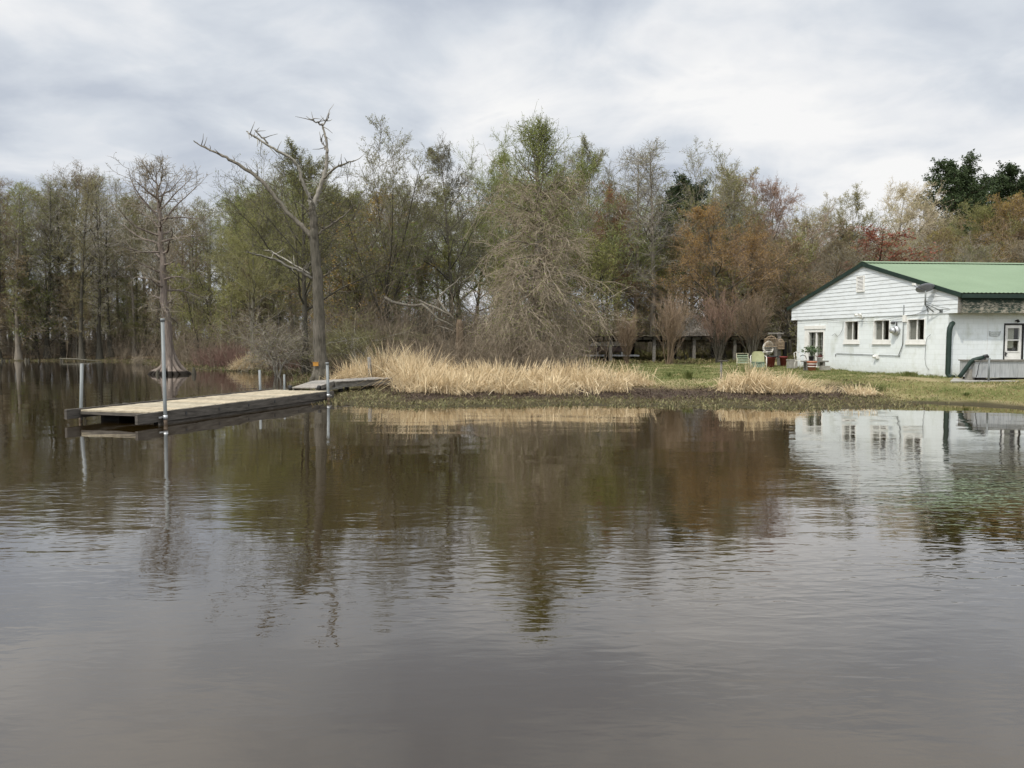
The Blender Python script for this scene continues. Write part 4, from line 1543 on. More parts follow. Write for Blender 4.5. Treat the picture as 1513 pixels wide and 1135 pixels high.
pierpart(w, 'brace', M['wood_grey'])
b = gpt(at(546, 527.5, 30.6)[0], 30.6)
t = thing('wooden_post', 'dark weathered post standing among tan reeds behind the pier', 'post', tuple(b))
w = MB(); w.tube([(0, 0, -0.3), (0.01, 0, 0.5), (-0.02, 0, at(546, 527.5, 30.6)[2] - b[2])], [0.085, 0.08, 0.075], 10); w.obj('shaft', M['wood_grey'], t)

RA, RB = np.array([-6.84, 24.45, 0.385]), np.array([-6.75, 26.6, 0.49])
gang = thing('gangway_ramp', 'small sloping plank ramp on black rollers between dock and pier', 'ramp', tuple(RA))
giv = Matrix.Translation(-Vector(RA))
rd = nrm(RB - RA)
rs = nrm(np.cross(rd, [0, 0, 1.0]))
ru = np.cross(rs, rd)
w = MB()
Lr = np.linalg.norm(RB - RA)
for k in range(14):
    w.box(RA + rd * (Lr * (k + 0.5) / 14), (Lr / 14 - 0.01, 0.80, 0.03), [rd, rs, ru])
o = w.obj('deck', M['deck_grey'], gang); o.matrix_parent_inverse = giv
for s in (-1, 1):
    w = MB()
    w.box((RA + RB) / 2 + rs * 0.37 * s - ru * 0.065, (Lr - 0.05, 0.04, 0.095), [rd, rs, ru])
    o = w.obj('beam', M['wood_grey'], gang); o.matrix_parent_inverse = giv
    w = MB()
    w.lathe([(0.03, -0.05), (0.075, -0.05), (0.085, -0.03), (0.085, 0.03), (0.075, 0.05), (0.03, 0.05)], RA + rs * 0.48 * s + rd * 0.06 + (0, 0, -0.01), 18, 0, [list(rd), list(ru), list(rs)])
    o = w.obj('roller', M['rubber'], gang); o.matrix_parent_inverse = giv
w = MB()
w.tube([RA - rs * 0.5 + rd * 0.06 + (0, 0, -0.01), RA + rs * 0.5 + rd * 0.06 + (0, 0, -0.01)], 0.02, 8)
o = w.obj('axle', M['steel'], gang); o.matrix_parent_inverse = giv

# ------------------------------------------------------------------ open carport in front of the woods
CY = 47.5
xl, xr = at(872, 500, CY)[0], at(1176, 500, CY)[0]
zr = at(1000, 497, CY)[2]
gb = float(ground_z(np.array([10.0]), np.array([CY]))[0])
cp = thing('open_carport', 'long low open shed with dark tin roof on rows of posts', 'shed', ((xl + xr) / 2, CY, gb))
cx = (xl + xr) / 2
hw = (xr - xl) / 2
zt_ = zr - gb
w = MB()
vv = np.arange(-hw - 0.2, hw + 0.2, 0.06)
rib = 0.014 * np.cos(vv / 0.24 * 2 * PI)
ys_ = np.array([-0.5, 1.6, 3.6])
X_, Y_ = np.meshgrid(vv, ys_, indexing='ij')
Z_ = zt_ - 0.01 + rib[:, None] + 0.02 * np.sin(X_ * 0.9) - 0.04 * Y_
n = len(vv)
ix = np.arange(n * 3).reshape(n, 3)
w.add(np.stack([X_, Y_, Z_], -1).reshape(-1, 3), np.stack([ix[:-1, :-1], ix[1:, :-1], ix[1:, 1:], ix[:-1, 1:]], -1).reshape(-1, 4), 0, True)
w.obj('roof', M['tin_roof'], cp)
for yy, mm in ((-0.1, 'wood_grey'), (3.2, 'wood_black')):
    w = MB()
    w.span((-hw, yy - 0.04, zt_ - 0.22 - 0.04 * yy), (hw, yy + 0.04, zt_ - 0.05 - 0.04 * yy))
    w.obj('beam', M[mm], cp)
w = MB()
for x in np.arange(-hw + 0.2, hw, 0.62):
    w.span((x - 0.03, -0.4, zt_ - 0.2), (x + 0.03, -0.15, zt_ - 0.06))
w.obj('rafter', M['wood_black'], cp)
for px in (902, 966, 1025, 1085, 1145):
    x = at(px, 500, CY)[0] - cx
    w = MB(); w.span((x - 0.09, -0.19, -0.15), (x + 0.09, -0.01, zt_ - 0.225)); w.obj('post', M['wood_grey'], cp)
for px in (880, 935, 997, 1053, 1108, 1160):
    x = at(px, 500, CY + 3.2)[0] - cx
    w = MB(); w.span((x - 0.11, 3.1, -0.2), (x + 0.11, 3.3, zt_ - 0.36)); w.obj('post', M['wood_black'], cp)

# boat on its trailer under the carport
by = CY + 1.5
bx0, bx1 = at(866, 510, by)[0], at(934, 510, by)[0]
zb, zt2 = at(900, 521, by)[2], at(900, 505, by)[2]
boat = thing('covered_boat', 'boat with a pale cover parked on a trailer at the left end of the carport', 'boat', ((bx0 + bx1) / 2, by, gb))
L_ = (bx1 - bx0)
n = 12


def hull(zlo, zhi, wscale, name, mat, bow=0.75):
    w = MB()
    V = []
    for i in range(n):
        t_ = i / (n - 1)
        wd = 0.75 * wscale * (1 - max(0, (t_ - bow) / (1 - bow)) ** 2 * 0.9)
        lift = 0.18 * max(0, (t_ - 0.7) / 0.3) ** 2
        x = -L_ / 2 + L_ * t_
        V.append([(x, -wd, zhi), (x, -wd * 0.9, zlo + lift + 0.1), (x, 0, zlo + lift), (x, wd * 0.9, zlo + lift + 0.1), (x, wd, zhi), (x, wd * 0.5, zhi + 0.02), (x, 0, zhi + 0.03), (x, -wd * 0.5, zhi + 0.02)])
    V = np.array(V)
    ix = np.arange(n * 8).reshape(n, 8)
    f = np.stack([ix[:-1], ix[1:], np.roll(ix[1:], -1, 1), np.roll(ix[:-1], -1, 1)], -1).reshape(-1, 4)
    w.add(V.reshape(-1, 3), f, 0, True)
    w.f.append((ix[0][None, :], 0, False))
    w.f.append((ix[-1][None, ::-1], 0, False))
    return w


zb -= gb
zt2 -= gb
hull(zb, zb + (zt2 - zb) * 0.48, 0.92, 'hull', None).obj('hull', M['boat_hull'], boat)
w = MB(); w.span((-L_ / 2, -0.70, zb + (zt2 - zb) * 0.50), (L_ * 0.36, 0.70, zb + (zt2 - zb) * 0.62)); w.obj('rub_rail', M['dark_metal'], boat)
w = MB()
prof = [(-L_ * 0.42, 0.62), (-L_ * 0.38, 0.85), (-L_ * 0.2, 1.0), (L_ * 0.1, 1.0), (L_ * 0.3, 0.9), (L_ * 0.45, 0.63)]
w.prism([(x, -0.66, zb + (zt2 - zb) * h) for x, h in prof], (0, 1.32, 0))
w.obj('cover', M['boat_white'], boat)
w = MB()
w.span((-L_ / 2 - 0.2, -0.5, 0.42), (L_ / 2 + 0.4, -0.42, 0.52))
w.span((-L_ / 2 - 0.2, 0.42, 0.42), (L_ / 2 + 0.4, 0.5, 0.52))
for x in (-0.8, 0.8):
    w.span((x - 0.05, -0.4, 0.42), (x + 0.05, 0.4, zb + 0.05))
w.obj('trailer', M['steel'], boat)
for s in (-1, 1):
    w = MB()
    w.lathe([(0.08, -0.08), (0.26, -0.08), (0.28, 0.0), (0.26, 0.08), (0.08, 0.08)], (-0.2, 0.62 * s, 0.27), 18, 0, [[1, 0, 0], [0, 0, 1], [0, -1, 0]])
    w.obj('wheel', M['rubber'], boat)

# pale house glimpsed far behind the swamp trees
hx = at(197, 500, 128)
b = gpt(hx[0], 128)
t = thing('far_house', 'white house with grey roof glimpsed between trunks beyond the swamp', 'house', tuple(b))
w = MB(); w.span((-2.2, -3, -0.3), (2.2, 3, 2.3)); w.obj('wall', M['white_paint'], t)
w = MB(); w.prism([(-2.7, -3.3, 2.302), (2.7, -3.3, 2.302), (0, -3.3, 4.0)], (0, 6.6, 0)); w.obj('roof', M['dark_metal'], t)
w = MB(); w.span((-0.5, -3.06, 0.8), (0.5, -3.003, 1.9)); w.obj('window', M['black'], t)

# cypress knees standing in the far shallows
KN = [(3, 71.5, 0.32), (6.5, 71.8, 0.24), (38, 71.2, 0.36), (42.5, 71.0, 0.34), (57, 71.6, 0.2), (90, 71.4, 0.3), (92.5, 71.3, 0.24), (146, 70.2, 0.16), (286, 43.4, 0.42), (232, 42.6, 0.3), (14, 71.0, 0.22)]
knee0 = None
for i, (px, Y, h) in enumerate(KN):
    x = at(px, 533, Y)[0]
    if knee0 is None:
        w = MB()
        w.tube([(0, 0, -0.5), (0.0, 0, 0.1), (0.03, 0.01, 0.7), (0.02, 0, 1.0)], [0.55, 0.42, 0.26, 0.10], 9)
        knee0 = w.mesh('cypress_knee', M['bark_dark'])
    lab = 'dark cypress knee stub poking from the far shallows by the left bank' if Y > 60 else ('cypress knee right beside the flared trunk standing in water' if px > 260 else 'small cypress knee left of the flared trunk in the water')
    t = thing('cypress_knee', lab, 'cypress knee', (x, Y, 0), random.uniform(0, 6), 'cypress knees in the far shallows' if Y > 60 else None, knee0)
    t.scale = (h * 0.8, h * 0.8, h)

# driftwood limb along the far waterline, a floating leaf
a, b = at(88, 531.5, 72.5), at(150, 534.0, 70.5)
w = MB()
w.tube([a + (0, 0, 0.1), a * 0.6 + b * 0.4 + (0, 0, 0.12), b], [0.07, 0.06, 0.03], 7)
o = w.obj('fallen_log', M['bark_grey'])
o['label'] = 'thin grey fallen log lying along the far left waterline'
o['category'] = 'log'
lp = at(1395, 823, 6.6)
w = MB()
w.add([(-0.06, 0, 0.004), (-0.02, 0.028, 0.012), (0.05, 0.012, 0.006), (0.075, 0.0, 0.02), (0.03, -0.024, 0.01), (-0.03, -0.02, 0.012)], [[0, 1, 5, 5], [1, 2, 4, 5], [2, 3, 4, 4]])
w2 = MB()
w2.add([(-0.06, 0, 0.004), (-0.02, 0.028, 0.012), (0.05, 0.012, 0.006), (0.075, 0.0, 0.02), (0.03, -0.024, 0.01), (-0.03, -0.02, 0.012)], [[0, 1, 2], [0, 2, 5], [2, 3, 4], [2, 4, 5]])
o = w2.obj('floating_leaf', M['bark_dark'])
o.location = (float(at(1395, 823, 6.55)[0]), 6.55, 0.004)
o['label'] = 'single dark leaf floating on the open water at the right'
o['category'] = 'leaf'

# ------------------------------------------------------------------ trees grown branch by branch
UP = np.array([0, 0, 1.0])


def grow(base, dirs, length, K, wob, trop, r):
    """trop: upward pull per step, scalar or (B,)"""
    B = len(base)
    d = nrm(np.asarray(dirs, float))
    step = (np.broadcast_to(length, (B,)) / (K - 1))[:, None]
    tr = np.broadcast_to(trop, (B,))[:, None] * UP
    pts = [np.asarray(base, float)]
    for k in range(K - 1):
        d = nrm(d + r.normal(0, wob, (B, 3)) + tr)
        pts.append(pts[-1] + d * step)
    return np.stack(pts, 1)


def sprout(P, R, n, t0, t1, ang, angsd, r, ratio=0.6):
    """choose n shoots on every parent polyline. returns base, dir, radius, t, parent index"""
    B, K, _ = P.shape
    t = t0 + (t1 - t0) * (np.arange(n)[None, :] + r.uniform(0, 1, (B, n))) / n
    f = t * (K - 1)
    i = np.minimum(f.astype(int), K - 2)
    fr = (f - i)[..., None]
    bi = np.arange(B)[:, None]
    base = P[bi, i] * (1 - fr) + P[bi, i + 1] * fr
    d = nrm(P[bi, i + 1] - P[bi, i])
    rad = R[bi, i] * (1 - fr[..., 0]) + R[bi, i + 1] * fr[..., 0]
    phi = r.uniform(0, 2 * PI, (B, 1)) + np.arange(n)[None, :] * 2.399 + r.normal(0, 0.5, (B, n))
    ref = np.where(np.abs(d[..., 2:3]) < 0.9, UP, np.array([1.0, 0, 0]))
    s = nrm(np.cross(d, ref))
    u = np.cross(s, d)
    a = (ang(t) if callable(ang) else np.full(t.shape, ang)) + r.normal(0, angsd, t.shape)
    a = np.radians(a)
    out = np.cos(phi)[..., None] * s + np.sin(phi)[..., None] * u
    dd = d * np.cos(a)[..., None] + out * np.sin(a)[..., None]
    return base.reshape(-1, 3), dd.reshape(-1, 3), (rad * ratio).ravel(), t.ravel(), np.repeat(np.arange(B), n)


def taper(r0, r1, K):
    r0 = np.asarray(r0, float)
    r1 = np.broadcast_to(r1, r0.shape)
    s = np.linspace(0, 1, K)
    return r0[:, None] * (1 - s) + r1[:, None] * s


def leaves_on(mb, P, per, size, r, m, spread=0.06, t0=0.3, flat=0.0):
    B, K, _ = P.shape
    t = r.uniform(t0, 1, (B, per)) * (K - 1)
    i = np.minimum(t.astype(int), K - 2)
    fr = (t - i)[..., None]
    bi = np.arange(B)[:, None]
    c = (P[bi, i] * (1 - fr) + P[bi, i + 1] * fr).reshape(-1, 3) + r.normal(0, spread, (B * per, 3))
    s = size * r.uniform(0.6, 1.4, (B * per, 1))
    a = nrm(r.normal(size=(B * per, 3))) * s
    b = nrm(np.cross(a, r.normal(size=(B * per, 3)))) * s * 0.55
    mb.quads(c, a, b, m)


def make_tree(seed, H, r0, trunk, levels, leaf, tip=0.012, wob=0.02, lean=0.0, flare=1.6, trunks=1, spread=0.0):
    """returns (trunk mesh builder, crown mesh builder). levels: list of dicts."""
    r = np.random.default_rng(seed)
    K = 14
    base = np.zeros((trunks, 3))
    if trunks > 1:
        base[:, :2] = r.normal(0, 0.12, (trunks, 2))
    dirs = np.tile(UP, (trunks, 1)) + r.normal(0, lean + spread, (trunks, 3)) * [1, 1, 0]
    P = grow(base, dirs, H * trunk * r.uniform(0.85, 1.0, trunks) if trunks > 1 else H * trunk, K, wob, 0.02, r)
    P[:, :, 2] -= 0.15
    R = taper(np.full(trunks, r0), tip * 1.5, K) ** 1.0
    R[:, 0] *= flare
    R[:, 1] *= 1 + (flare - 1) * 0.25
    tb, cb = MB(), MB()
    tb.tubes(P, R, 10)
    wood = [(P, R)]
    for li, L in enumerate(levels):
        P, R = wood[-1]
        b, d, rad, t, pi = sprout(P, R, L['n'], L['t'][0], L['t'][1], L['ang'], L.get('sd', 10), r, L.get('ratio', 0.55))
        ln = L['len'](t) if callable(L['len']) else L['len']
        plen = np.linalg.norm(np.diff(P, axis=1), axis=2).sum(1)[pi]
        ln = (ln * plen if L.get('rel', True) else np.broadcast_to(ln, t.shape)) * r.uniform(0.65, 1.25, t.shape)
        trop = L['trop'](t) if callable(L.get('trop')) else L.get('trop', 0.0)
        k = L.get('K', 4)
        Q = grow(b, d, ln, k, L.get('wob', 0.12), trop, r)
        rad = np.clip(rad, L.get('rmin', tip), L.get('rmax', 9))
        RR = taper(rad, np.maximum(tip * 0.55, rad * 0.25), k)
        if L.get('wood', li < 1):
            tb.tubes(Q, RR, L.get('S', 5))
        else:
            cb.tubes(Q, RR, L.get('S', 3), 0, L.get('S', 3) > 3)
        wood.append((Q, RR))
        if 'leaf' in L and leaf:
            leaves_on(cb, Q, L['leaf'], leaf, r, 1, L.get('lspread', 0.08))
    return tb, cb


KIND = {}


def reg(name, tb, cb, H, bark, tw, lf):
    zz = np.vstack(cb.v)[:, 2]
    H = float(np.percentile(zz, 99.8))       # what the tree really reaches
    KIND[name] = (tb.mesh('trunk', [M[bark]]), cb.mesh('crown', [M[tw], M[lf]]), H)


M['bark_brown'] = mat_bark('bark_brown', (0.12, 0.085, 0.06), (0.25, 0.18, 0.13))
# slender swamp cypress, tall bare trunk and narrow feathery top
for s in range(4):
    H = 17.0
    tb, cb = make_tree(100 + s, H, 0.19, 1.0, [
        dict(n=50, t=(0.14, 0.99), ang=lambda t: 80 - 44 * t, sd=9, rel=False, len=lambda t: np.where(t > 0.5, 0.6 + 3.0 * (1.02 - t) ** 0.6, 0.5 + 1.7 * t), trop=0.06, K=5, wob=0.14, rmax=0.045, S=4),
        dict(n=9, t=(0.2, 1.0), ang=50, sd=15, len=0.46, trop=0.05, K=3, wob=0.18, rmin=0.012, rmax=0.02),
        dict(n=6, t=(0.15, 1.0), ang=45, sd=15, len=0.55, trop=0.03, K=3, wob=0.15, rmin=0.009, leaf=2, lspread=0.05),
    ], 0.034, tip=0.010, wob=0.018, flare=2.0)
    reg('swamp%d' % s, tb, cb, H, 'bark_grey', 'twig_grey', 'leaf_olive')

# broad deciduous trees with rising limbs
for s in range(5):
    H = 16.0
    tb, cb = make_tree(200 + s, H, 0.24, 0.93, [
        dict(n=20, t=(0.28, 0.98), ang=lambda t: 60 - 22 * t, sd=9, rel=False, len=lambda t: 1.4 + 6.0 * (1.02 - t) ** 0.75, trop=0.055, K=7, wob=0.11, rmax=0.09, ratio=0.5, S=5),
        dict(n=11, t=(0.2, 1.0), ang=42, sd=12, len=0.36, trop=0.08, K=4, wob=0.14, rmin=0.014, rmax=0.035),
        dict(n=8, t=(0.2, 1.0), ang=40, sd=14, len=0.48, trop=0.05, K=3, wob=0.15, rmin=0.010),
        dict(n=4, t=(0.2, 1.0), ang=38, sd=14, len=0.50, trop=0.03, K=3, wob=0.12, rmin=0.008, leaf=3, lspread=0.06),
    ], 0.037, tip=0.010, wob=0.035, flare=1.5)
    reg('broad%d' % s, tb, cb, H, 'bark_grey', 'twig_grey', 'leaf_olive')

# multi-leader, vase shaped tree
for s in range(2):
    H = 15.0
    tb, cb = make_tree(260 + s, H, 0.20, 0.5, [
        dict(n=14, t=(0.35, 1.0), ang=lambda t: 38 - 16 * t, sd=7, rel=False, len=lambda t: 7.5, trop=0.05, K=9, wob=0.05, rmax=0.12, ratio=0.62, S=6),
        dict(n=14, t=(0.15, 1.0), ang=38, sd=10, len=lambda t: 0.30 * (1.15 - 0.7 * t), trop=0.05, K=5, wob=0.10, rmin=0.014, rmax=0.04, S=4),
        dict(n=8, t=(0.2, 1.0), ang=38, sd=12, len=0.42, trop=0.05, K=3, wob=0.13, rmin=0.010),
        dict(n=5, t=(0.2, 1.0), ang=36, sd=12, len=0.5, trop=0.03, K=3, wob=0.12, rmin=0.008, leaf=3, lspread=0.05),
    ], 0.036, tip=0.010, wob=0.02, flare=1.5)
    reg('vase%d' % s, tb, cb, H, 'bark_dark', 'twig_dark', 'leaf_dark')

# thin saplings and understorey trees
for s in range(2):
    H = 9.0
    tb, cb = make_tree(300 + s, H, 0.08, 0.95, [
        dict(n=26, t=(0.12, 0.98), ang=lambda t: 62 - 28 * t, sd=10, rel=False, len=lambda t: 0.8 + 1.9 * (1.02 - t), trop=0.07, K=5, wob=0.13, rmax=0.035, S=4),
        dict(n=9, t=(0.15, 1.0), ang=45, sd=14, len=0.42, trop=0.05, K=3, wob=0.16, rmin=0.011),
        dict(n=6, t=(0.15, 1.0), ang=42, sd=14, len=0.5, trop=0.03, K=3, wob=0.14, rmin=0.008, leaf=3, lspread=0.05),
    ], 0.045, tip=0.009, wob=0.05, flare=1.3)
    reg('sapling%d' % s, tb, cb, H, 'bark_dark', 'twig_grey', 'leaf_olive')

# loblolly pine: bare mast, dark clumped top
for s in range(2):
    H = 18.0
    r = np.random.default_rng(400 + s)
    tb, cb = make_tree(400 + s, H, 0.26, 0.97, [
        dict(n=40, t=(0.45, 0.99), ang=lambda t: 86 - 40 * t, sd=10, rel=False, len=lambda t: 0.9 + 4.6 * (1.03 - t) ** 0.6, trop=0.06, K=5, wob=0.12, rmax=0.07, S=5),
        dict(n=8, t=(0.35, 1.0), ang=48, sd=12, len=0.36, trop=0.08, K=3, wob=0.15, rmin=0.015, leaf=34, lspread=0.15),
        dict(n=3, t=(0.4, 1.0), ang=40, sd=12, len=0.55, trop=0.06, K=3, wob=0.15, rmin=0.012, leaf=26, lspread=0.13),
    ], 0.085, tip=0.012, wob=0.015, flare=1.4)
    reg('pine%d' % s, tb, cb, H, 'bark_pine', 'twig_dark', 'needle')

# vase-shaped many-stemmed shrub (crape myrtle like)
for s in range(2):
    H = 5.0
    tb, cb = make_tree(500 + s, H, 0.040, 0.78, [
        dict(n=5, t=(0.3, 0.98), ang=22, sd=6, len=0.45, trop=0.06, K=4, wob=0.06, rmin=0.012, rmax=0.022, S=4, wood=True),
        dict(n=5, t=(0.15, 1.0), ang=22, sd=8, len=0.5, trop=0.05, K=3, wob=0.08, rmin=0.009),
        dict(n=5, t=(0.2, 1.0), ang=26, sd=8, len=0.5, trop=0.03, K=3, wob=0.08, rmin=0.007, leaf=1, lspread=0.04),
    ], 0.03, tip=0.010, wob=0.035, flare=1.2, trunks=18, spread=0.20)
    reg('vaseshrub%d' % s, tb, cb, H, 'bark_brown', 'twig_brown', 'leaf_brown')

# drooping pale bare bush
for s in range(2):
    H = 5.0
    tb, cb = make_tree(520 + s, H, 0.07, 0.7, [
        dict(n=9, t=(0.3, 1.0), ang=50, sd=14, len=0.75, trop=-0.07, K=6, wob=0.13, rmin=0.016, rmax=0.035, S=4, wood=True),
        dict(n=8, t=(0.15, 1.0), ang=45, sd=15, len=0.45, trop=-0.10, K=4, wob=0.14, rmin=0.012),
        dict(n=6, t=(0.15, 1.0), ang=42, sd=15, len=0.5, trop=-0.08, K=3, wob=0.14, rmin=0.008, leaf=1, lspread=0.04),
    ], 0.035, tip=0.010, wob=0.10, flare=1.3, trunks=5, spread=0.35)
    reg('droopbush%d' % s, tb, cb, H, 'dead_wood', 'twig_pale', 'leaf_olive')


def place(kind, px, Y, H, wsc, label, cat, group=None, tw=None, lf=None, bark=None, name='tree', rz=None, px_is_x=False, zoff=0.0):
    x = px if px_is_x else at(px, 505, Y)[0]
    b = gpt(x, Y)
    tm, cm, h0 = KIND[kind]
    t = thing(name, label, cat, (b[0], b[1], b[2] - 0.05 + zoff), random.uniform(0, 2 * PI) if rz is None else rz, group)
    s = H / h0
    t.scale = (s * wsc, s * wsc, s)
    o1 = link('trunk', tm, t)
    o2 = link('crown', cm, t)
    for o, slot, mm in ((o1, 0, bark), (o2, 0, tw), (o2, 1, lf)):
        if mm:
            o.material_slots[slot].link = 'OBJECT'
            o.material_slots[slot].material = M[mm]
    return t


def Hpx(py, Y):
    """height above the bank of something whose top is sighted at py"""
    return CAM_H + (505.0 - py) * Y / FPX * 1.0 - 0.6


# -------- the crowded swamp stand along the far left bank
SG = 'slender swamp trees crowded along the far left bank'
SL_ = {'leaf_olive': 'slender grey trunked swamp tree with olive buds in the far left stand',
       'leaf_brown': 'slender grey trunked swamp tree with brownish buds in the far left stand',
       'leaf_dark': 'slender dark budded swamp tree in the far left stand',
       'leaf_green': 'slender swamp tree with fresh green buds in the far left stand'}


def topline(px):
    return np.interp(px, [-120, 0, 60, 120, 170, 230, 300, 345, 400, 460, 520, 600, 700], [262, 262, 262, 258, 262, 288, 290, 292, 262, 262, 280, 290, 300])


for row, (Y0, n) in enumerate(((77, 27), (84, 20), (93, 15))):
    for k in range(n):
        px = -110 + (k + 0.5 + random.uniform(-0.42, 0.42)) * (560.0 / n)
        Y = Y0 + random.uniform(-3.0, 3.5)
        if row == 0 and px > 250:
            Y -= 12 * min(1, (px - 250) / 120)
        H = Hpx(topline(px) + random.uniform(-10, 26), Y)
        lf = random.choice(['leaf_olive', 'leaf_olive', 'leaf_brown', 'leaf_green', 'leaf_green'])
        tw = random.choice(['twig_grey', 'twig_olive', 'twig_silver', 'twig_grey', 'twig_brown', 'twig_olive'])
        kind = 'swamp%d' % random.randrange(4) if random.random() < 0.93 else 'broad%d' % random.randrange(5)
        place(kind, px, Y, H, random.uniform(0.9, 1.25), SL_[lf], 'tree', SG, tw, lf, random.choice(['bark_grey', 'bark_cypress', 'bark_dark', 'bark_cypress']), 'swamp_tree')

# -------- single trees of the wood behind the reeds, left to right: px of trunk, top py, distance
W = [
    ('broad0', 452, 196, 43, 0.80, 'twig_dark', 'leaf_olive', 'bark_dark', 'dark budded tree standing just behind the dead snag'),
    ('broad3', 372, 300, 52, 0.9, 'twig_olive', 'leaf_olive', 'bark_grey', 'olive tree filling the gap left of the dead snag'),
    ('vase0', 564, 182, 50, 0.80, 'twig_grey', 'leaf_olive', 'bark_dark', 'tall vase shaped tree right of the dead snag with a fine twig crown'),
    ('sapling0', 520, 265, 53, 1.3, 'twig_brown', 'leaf_gold', 'bark_dark', 'tree with rusty gold buds between the snag and the tall vase tree'),
    ('sapling1', 607, 305, 56, 1.2, 'twig_olive', 'leaf_bright', 'bark_dark', 'small tree with bright lime green new leaves beyond the tall vase tree'),
    ('broad1', 668, 200, 54, 0.68, 'twig_dark', 'leaf_dark', 'bark_dark', 'dark grey tree with dense round crown left of the big pale cypress'),
    ('broad2', 745, 185, 56, 0.62, 'twig_green', 'leaf_green', 'bark_grey', 'yellow green tree peeking over the left shoulder of the pale cypress'),
    ('broad4', 832, 222, 52, 0.85, 'twig_green', 'leaf_green', 'bark_grey', 'broad green budded tree behind the right side of the pale cypress'),
    ('broad0', 868, 205, 60, 0.6, 'twig_grey', 'leaf_olive', 'bark_grey', 'olive topped tree behind the right edge of the pale cypress'),
    ('broad3', 896, 262, 57, 0.6, 'twig_red', 'leaf_rust', 'bark_dark', 'rust orange tree between the pale cypress and the tall silvery tree'),
    ('swamp1', 962, 200, 54, 1.55, 'twig_silver', 'leaf_olive', 'bark_cypress', 'tall silvery twigged tree rising right of centre'),
    ('swamp3', 940, 215, 58, 1.5, 'twig_silver', 'leaf_dark', 'bark_cypress', 'second silvery twigged tree close behind the tall silvery one'),
    ('pine1', 1010, 258, 66, 0.75, 'twig_dark', 'needle', 'bark_pine', 'dark evergreen pine half hidden behind the silvery tree'),
    ('vase1', 1058, 206, 62, 0.78, 'twig_grey', 'leaf_olive', 'bark_grey', 'tall thin crowned tree standing above the orange tree'),
    ('broad1', 1068, 292, 50, 1.15, 'twig_brown', 'leaf_orange', 'bark_dark', 'broad tree covered in orange buds behind the brown vase shrubs'),
    ('broad2', 1112, 318, 53, 1.1, 'twig_brown', 'leaf_orange', 'bark_dark', 'second orange budded tree, nearer the house gable'),
    ('broad4', 1134, 258, 62, 0.7, 'twig_red', 'leaf_pink', 'bark_grey', 'tall open tree with pinkish young leaves above the orange trees'),
    ('broad0', 1090, 245, 66, 0.7, 'twig_grey', 'leaf_yellow', 'bark_grey', 'pale yellow topped tree behind the pinkish one'),
    ('vase1', 1192, 286, 64, 0.95, 'twig_silver', 'leaf_yellow', 'bark_grey', 'grey stemmed tree with yellow top left of the roof peak'),
    ('broad3', 1246, 280, 70, 0.8, 'twig_olive', 'leaf_yellow', 'bark_grey', 'yellow green tree above the roof peak'),
    ('broad1', 1310, 270, 74, 0.75, 'twig_pale', 'leaf_cream', 'bark_cypress', 'cream leaved tree with white limbs above the green roof'),
    ('broad2', 1345, 285, 78, 0.7, 'twig_pale', 'leaf_cream', 'bark_cypress', 'smaller cream leaved tree beside the dark pine'),
    ('sapling1', 1276, 345, 60, 1.7, 'twig_red', 'leaf_red', 'bark_dark', 'small brick red tree just above the roof ridge'),
    ('pine0', 1402, 236, 82, 0.9, 'twig_dark', 'needle', 'bark_pine', 'tall dark green pine rising above the green roof'),
    ('pine1', 1444, 262, 88, 1.0, 'twig_dark', 'needle', 'bark_pine', 'shorter dark pine behind and right of the tall pine'),
    ('pine0', 1500, 243, 86, 0.9, 'twig_dark', 'needle', 'bark_pine', 'dark pine cut by the right edge of the view'),
    ('broad4', 1440, 300, 68, 0.9, 'twig_olive', 'leaf_olive', 'bark_grey', 'olive grey tree in front of the pines'),
    ('broad0', 1490, 282, 66, 0.95, 'twig_brown', 'leaf_gold', 'bark_grey', 'golden olive tree above the right end of the roof'),
    ('broad3', 1545, 280, 66, 0.95, 'twig_brown', 'leaf_gold', 'bark_grey', 'golden tree just beyond the right edge of the roof'),
    ('vase0', 1380, 335, 60, 0.95, 'twig_silver', 'leaf_brown', 'bark_cypress', 'bare grey tree low behind the middle of the roof'),
    ('broad2', 1225, 335, 54, 1.0, 'twig_grey', 'leaf_brown', 'bark_dark', 'bare brown twigged tree behind the left slope of the roof'),
    ('broad1', 1168, 350, 52, 1.0, 'twig_brown', 'leaf_brown', 'bark_dark', 'bare brown tree beside the left corner of the house'),
    ('vase1', 1330, 340, 58, 0.9, 'twig_silver', 'leaf_olive', 'bark_cypress', 'pale stemmed bare tree behind the roof ridge'),
    ('broad4', 1435, 350, 56, 0.9, 'twig_silver', 'leaf_olive', 'bark_grey', 'low grey twigged tree behind the right half of the roof'),
    ('broad0', 1500, 345, 58, 0.9, 'twig_grey', 'leaf_brown', 'bark_grey', 'low brownish tree behind the right end of the roof'),
]
for (kd, px, py, Y, ws, tw, lf, bk, lab) in W:
    place(kd, px, Y, Hpx(py, Y) - 0.45, ws * (1.3 if kd[:4] in ('broa', 'vase') else 1.3 if kd[:4] in ('sapl', 'pine') else 1.0), lab, 'tree', None, tw, lf, bk, 'pine_tree' if 'pine' in kd else 'tree')

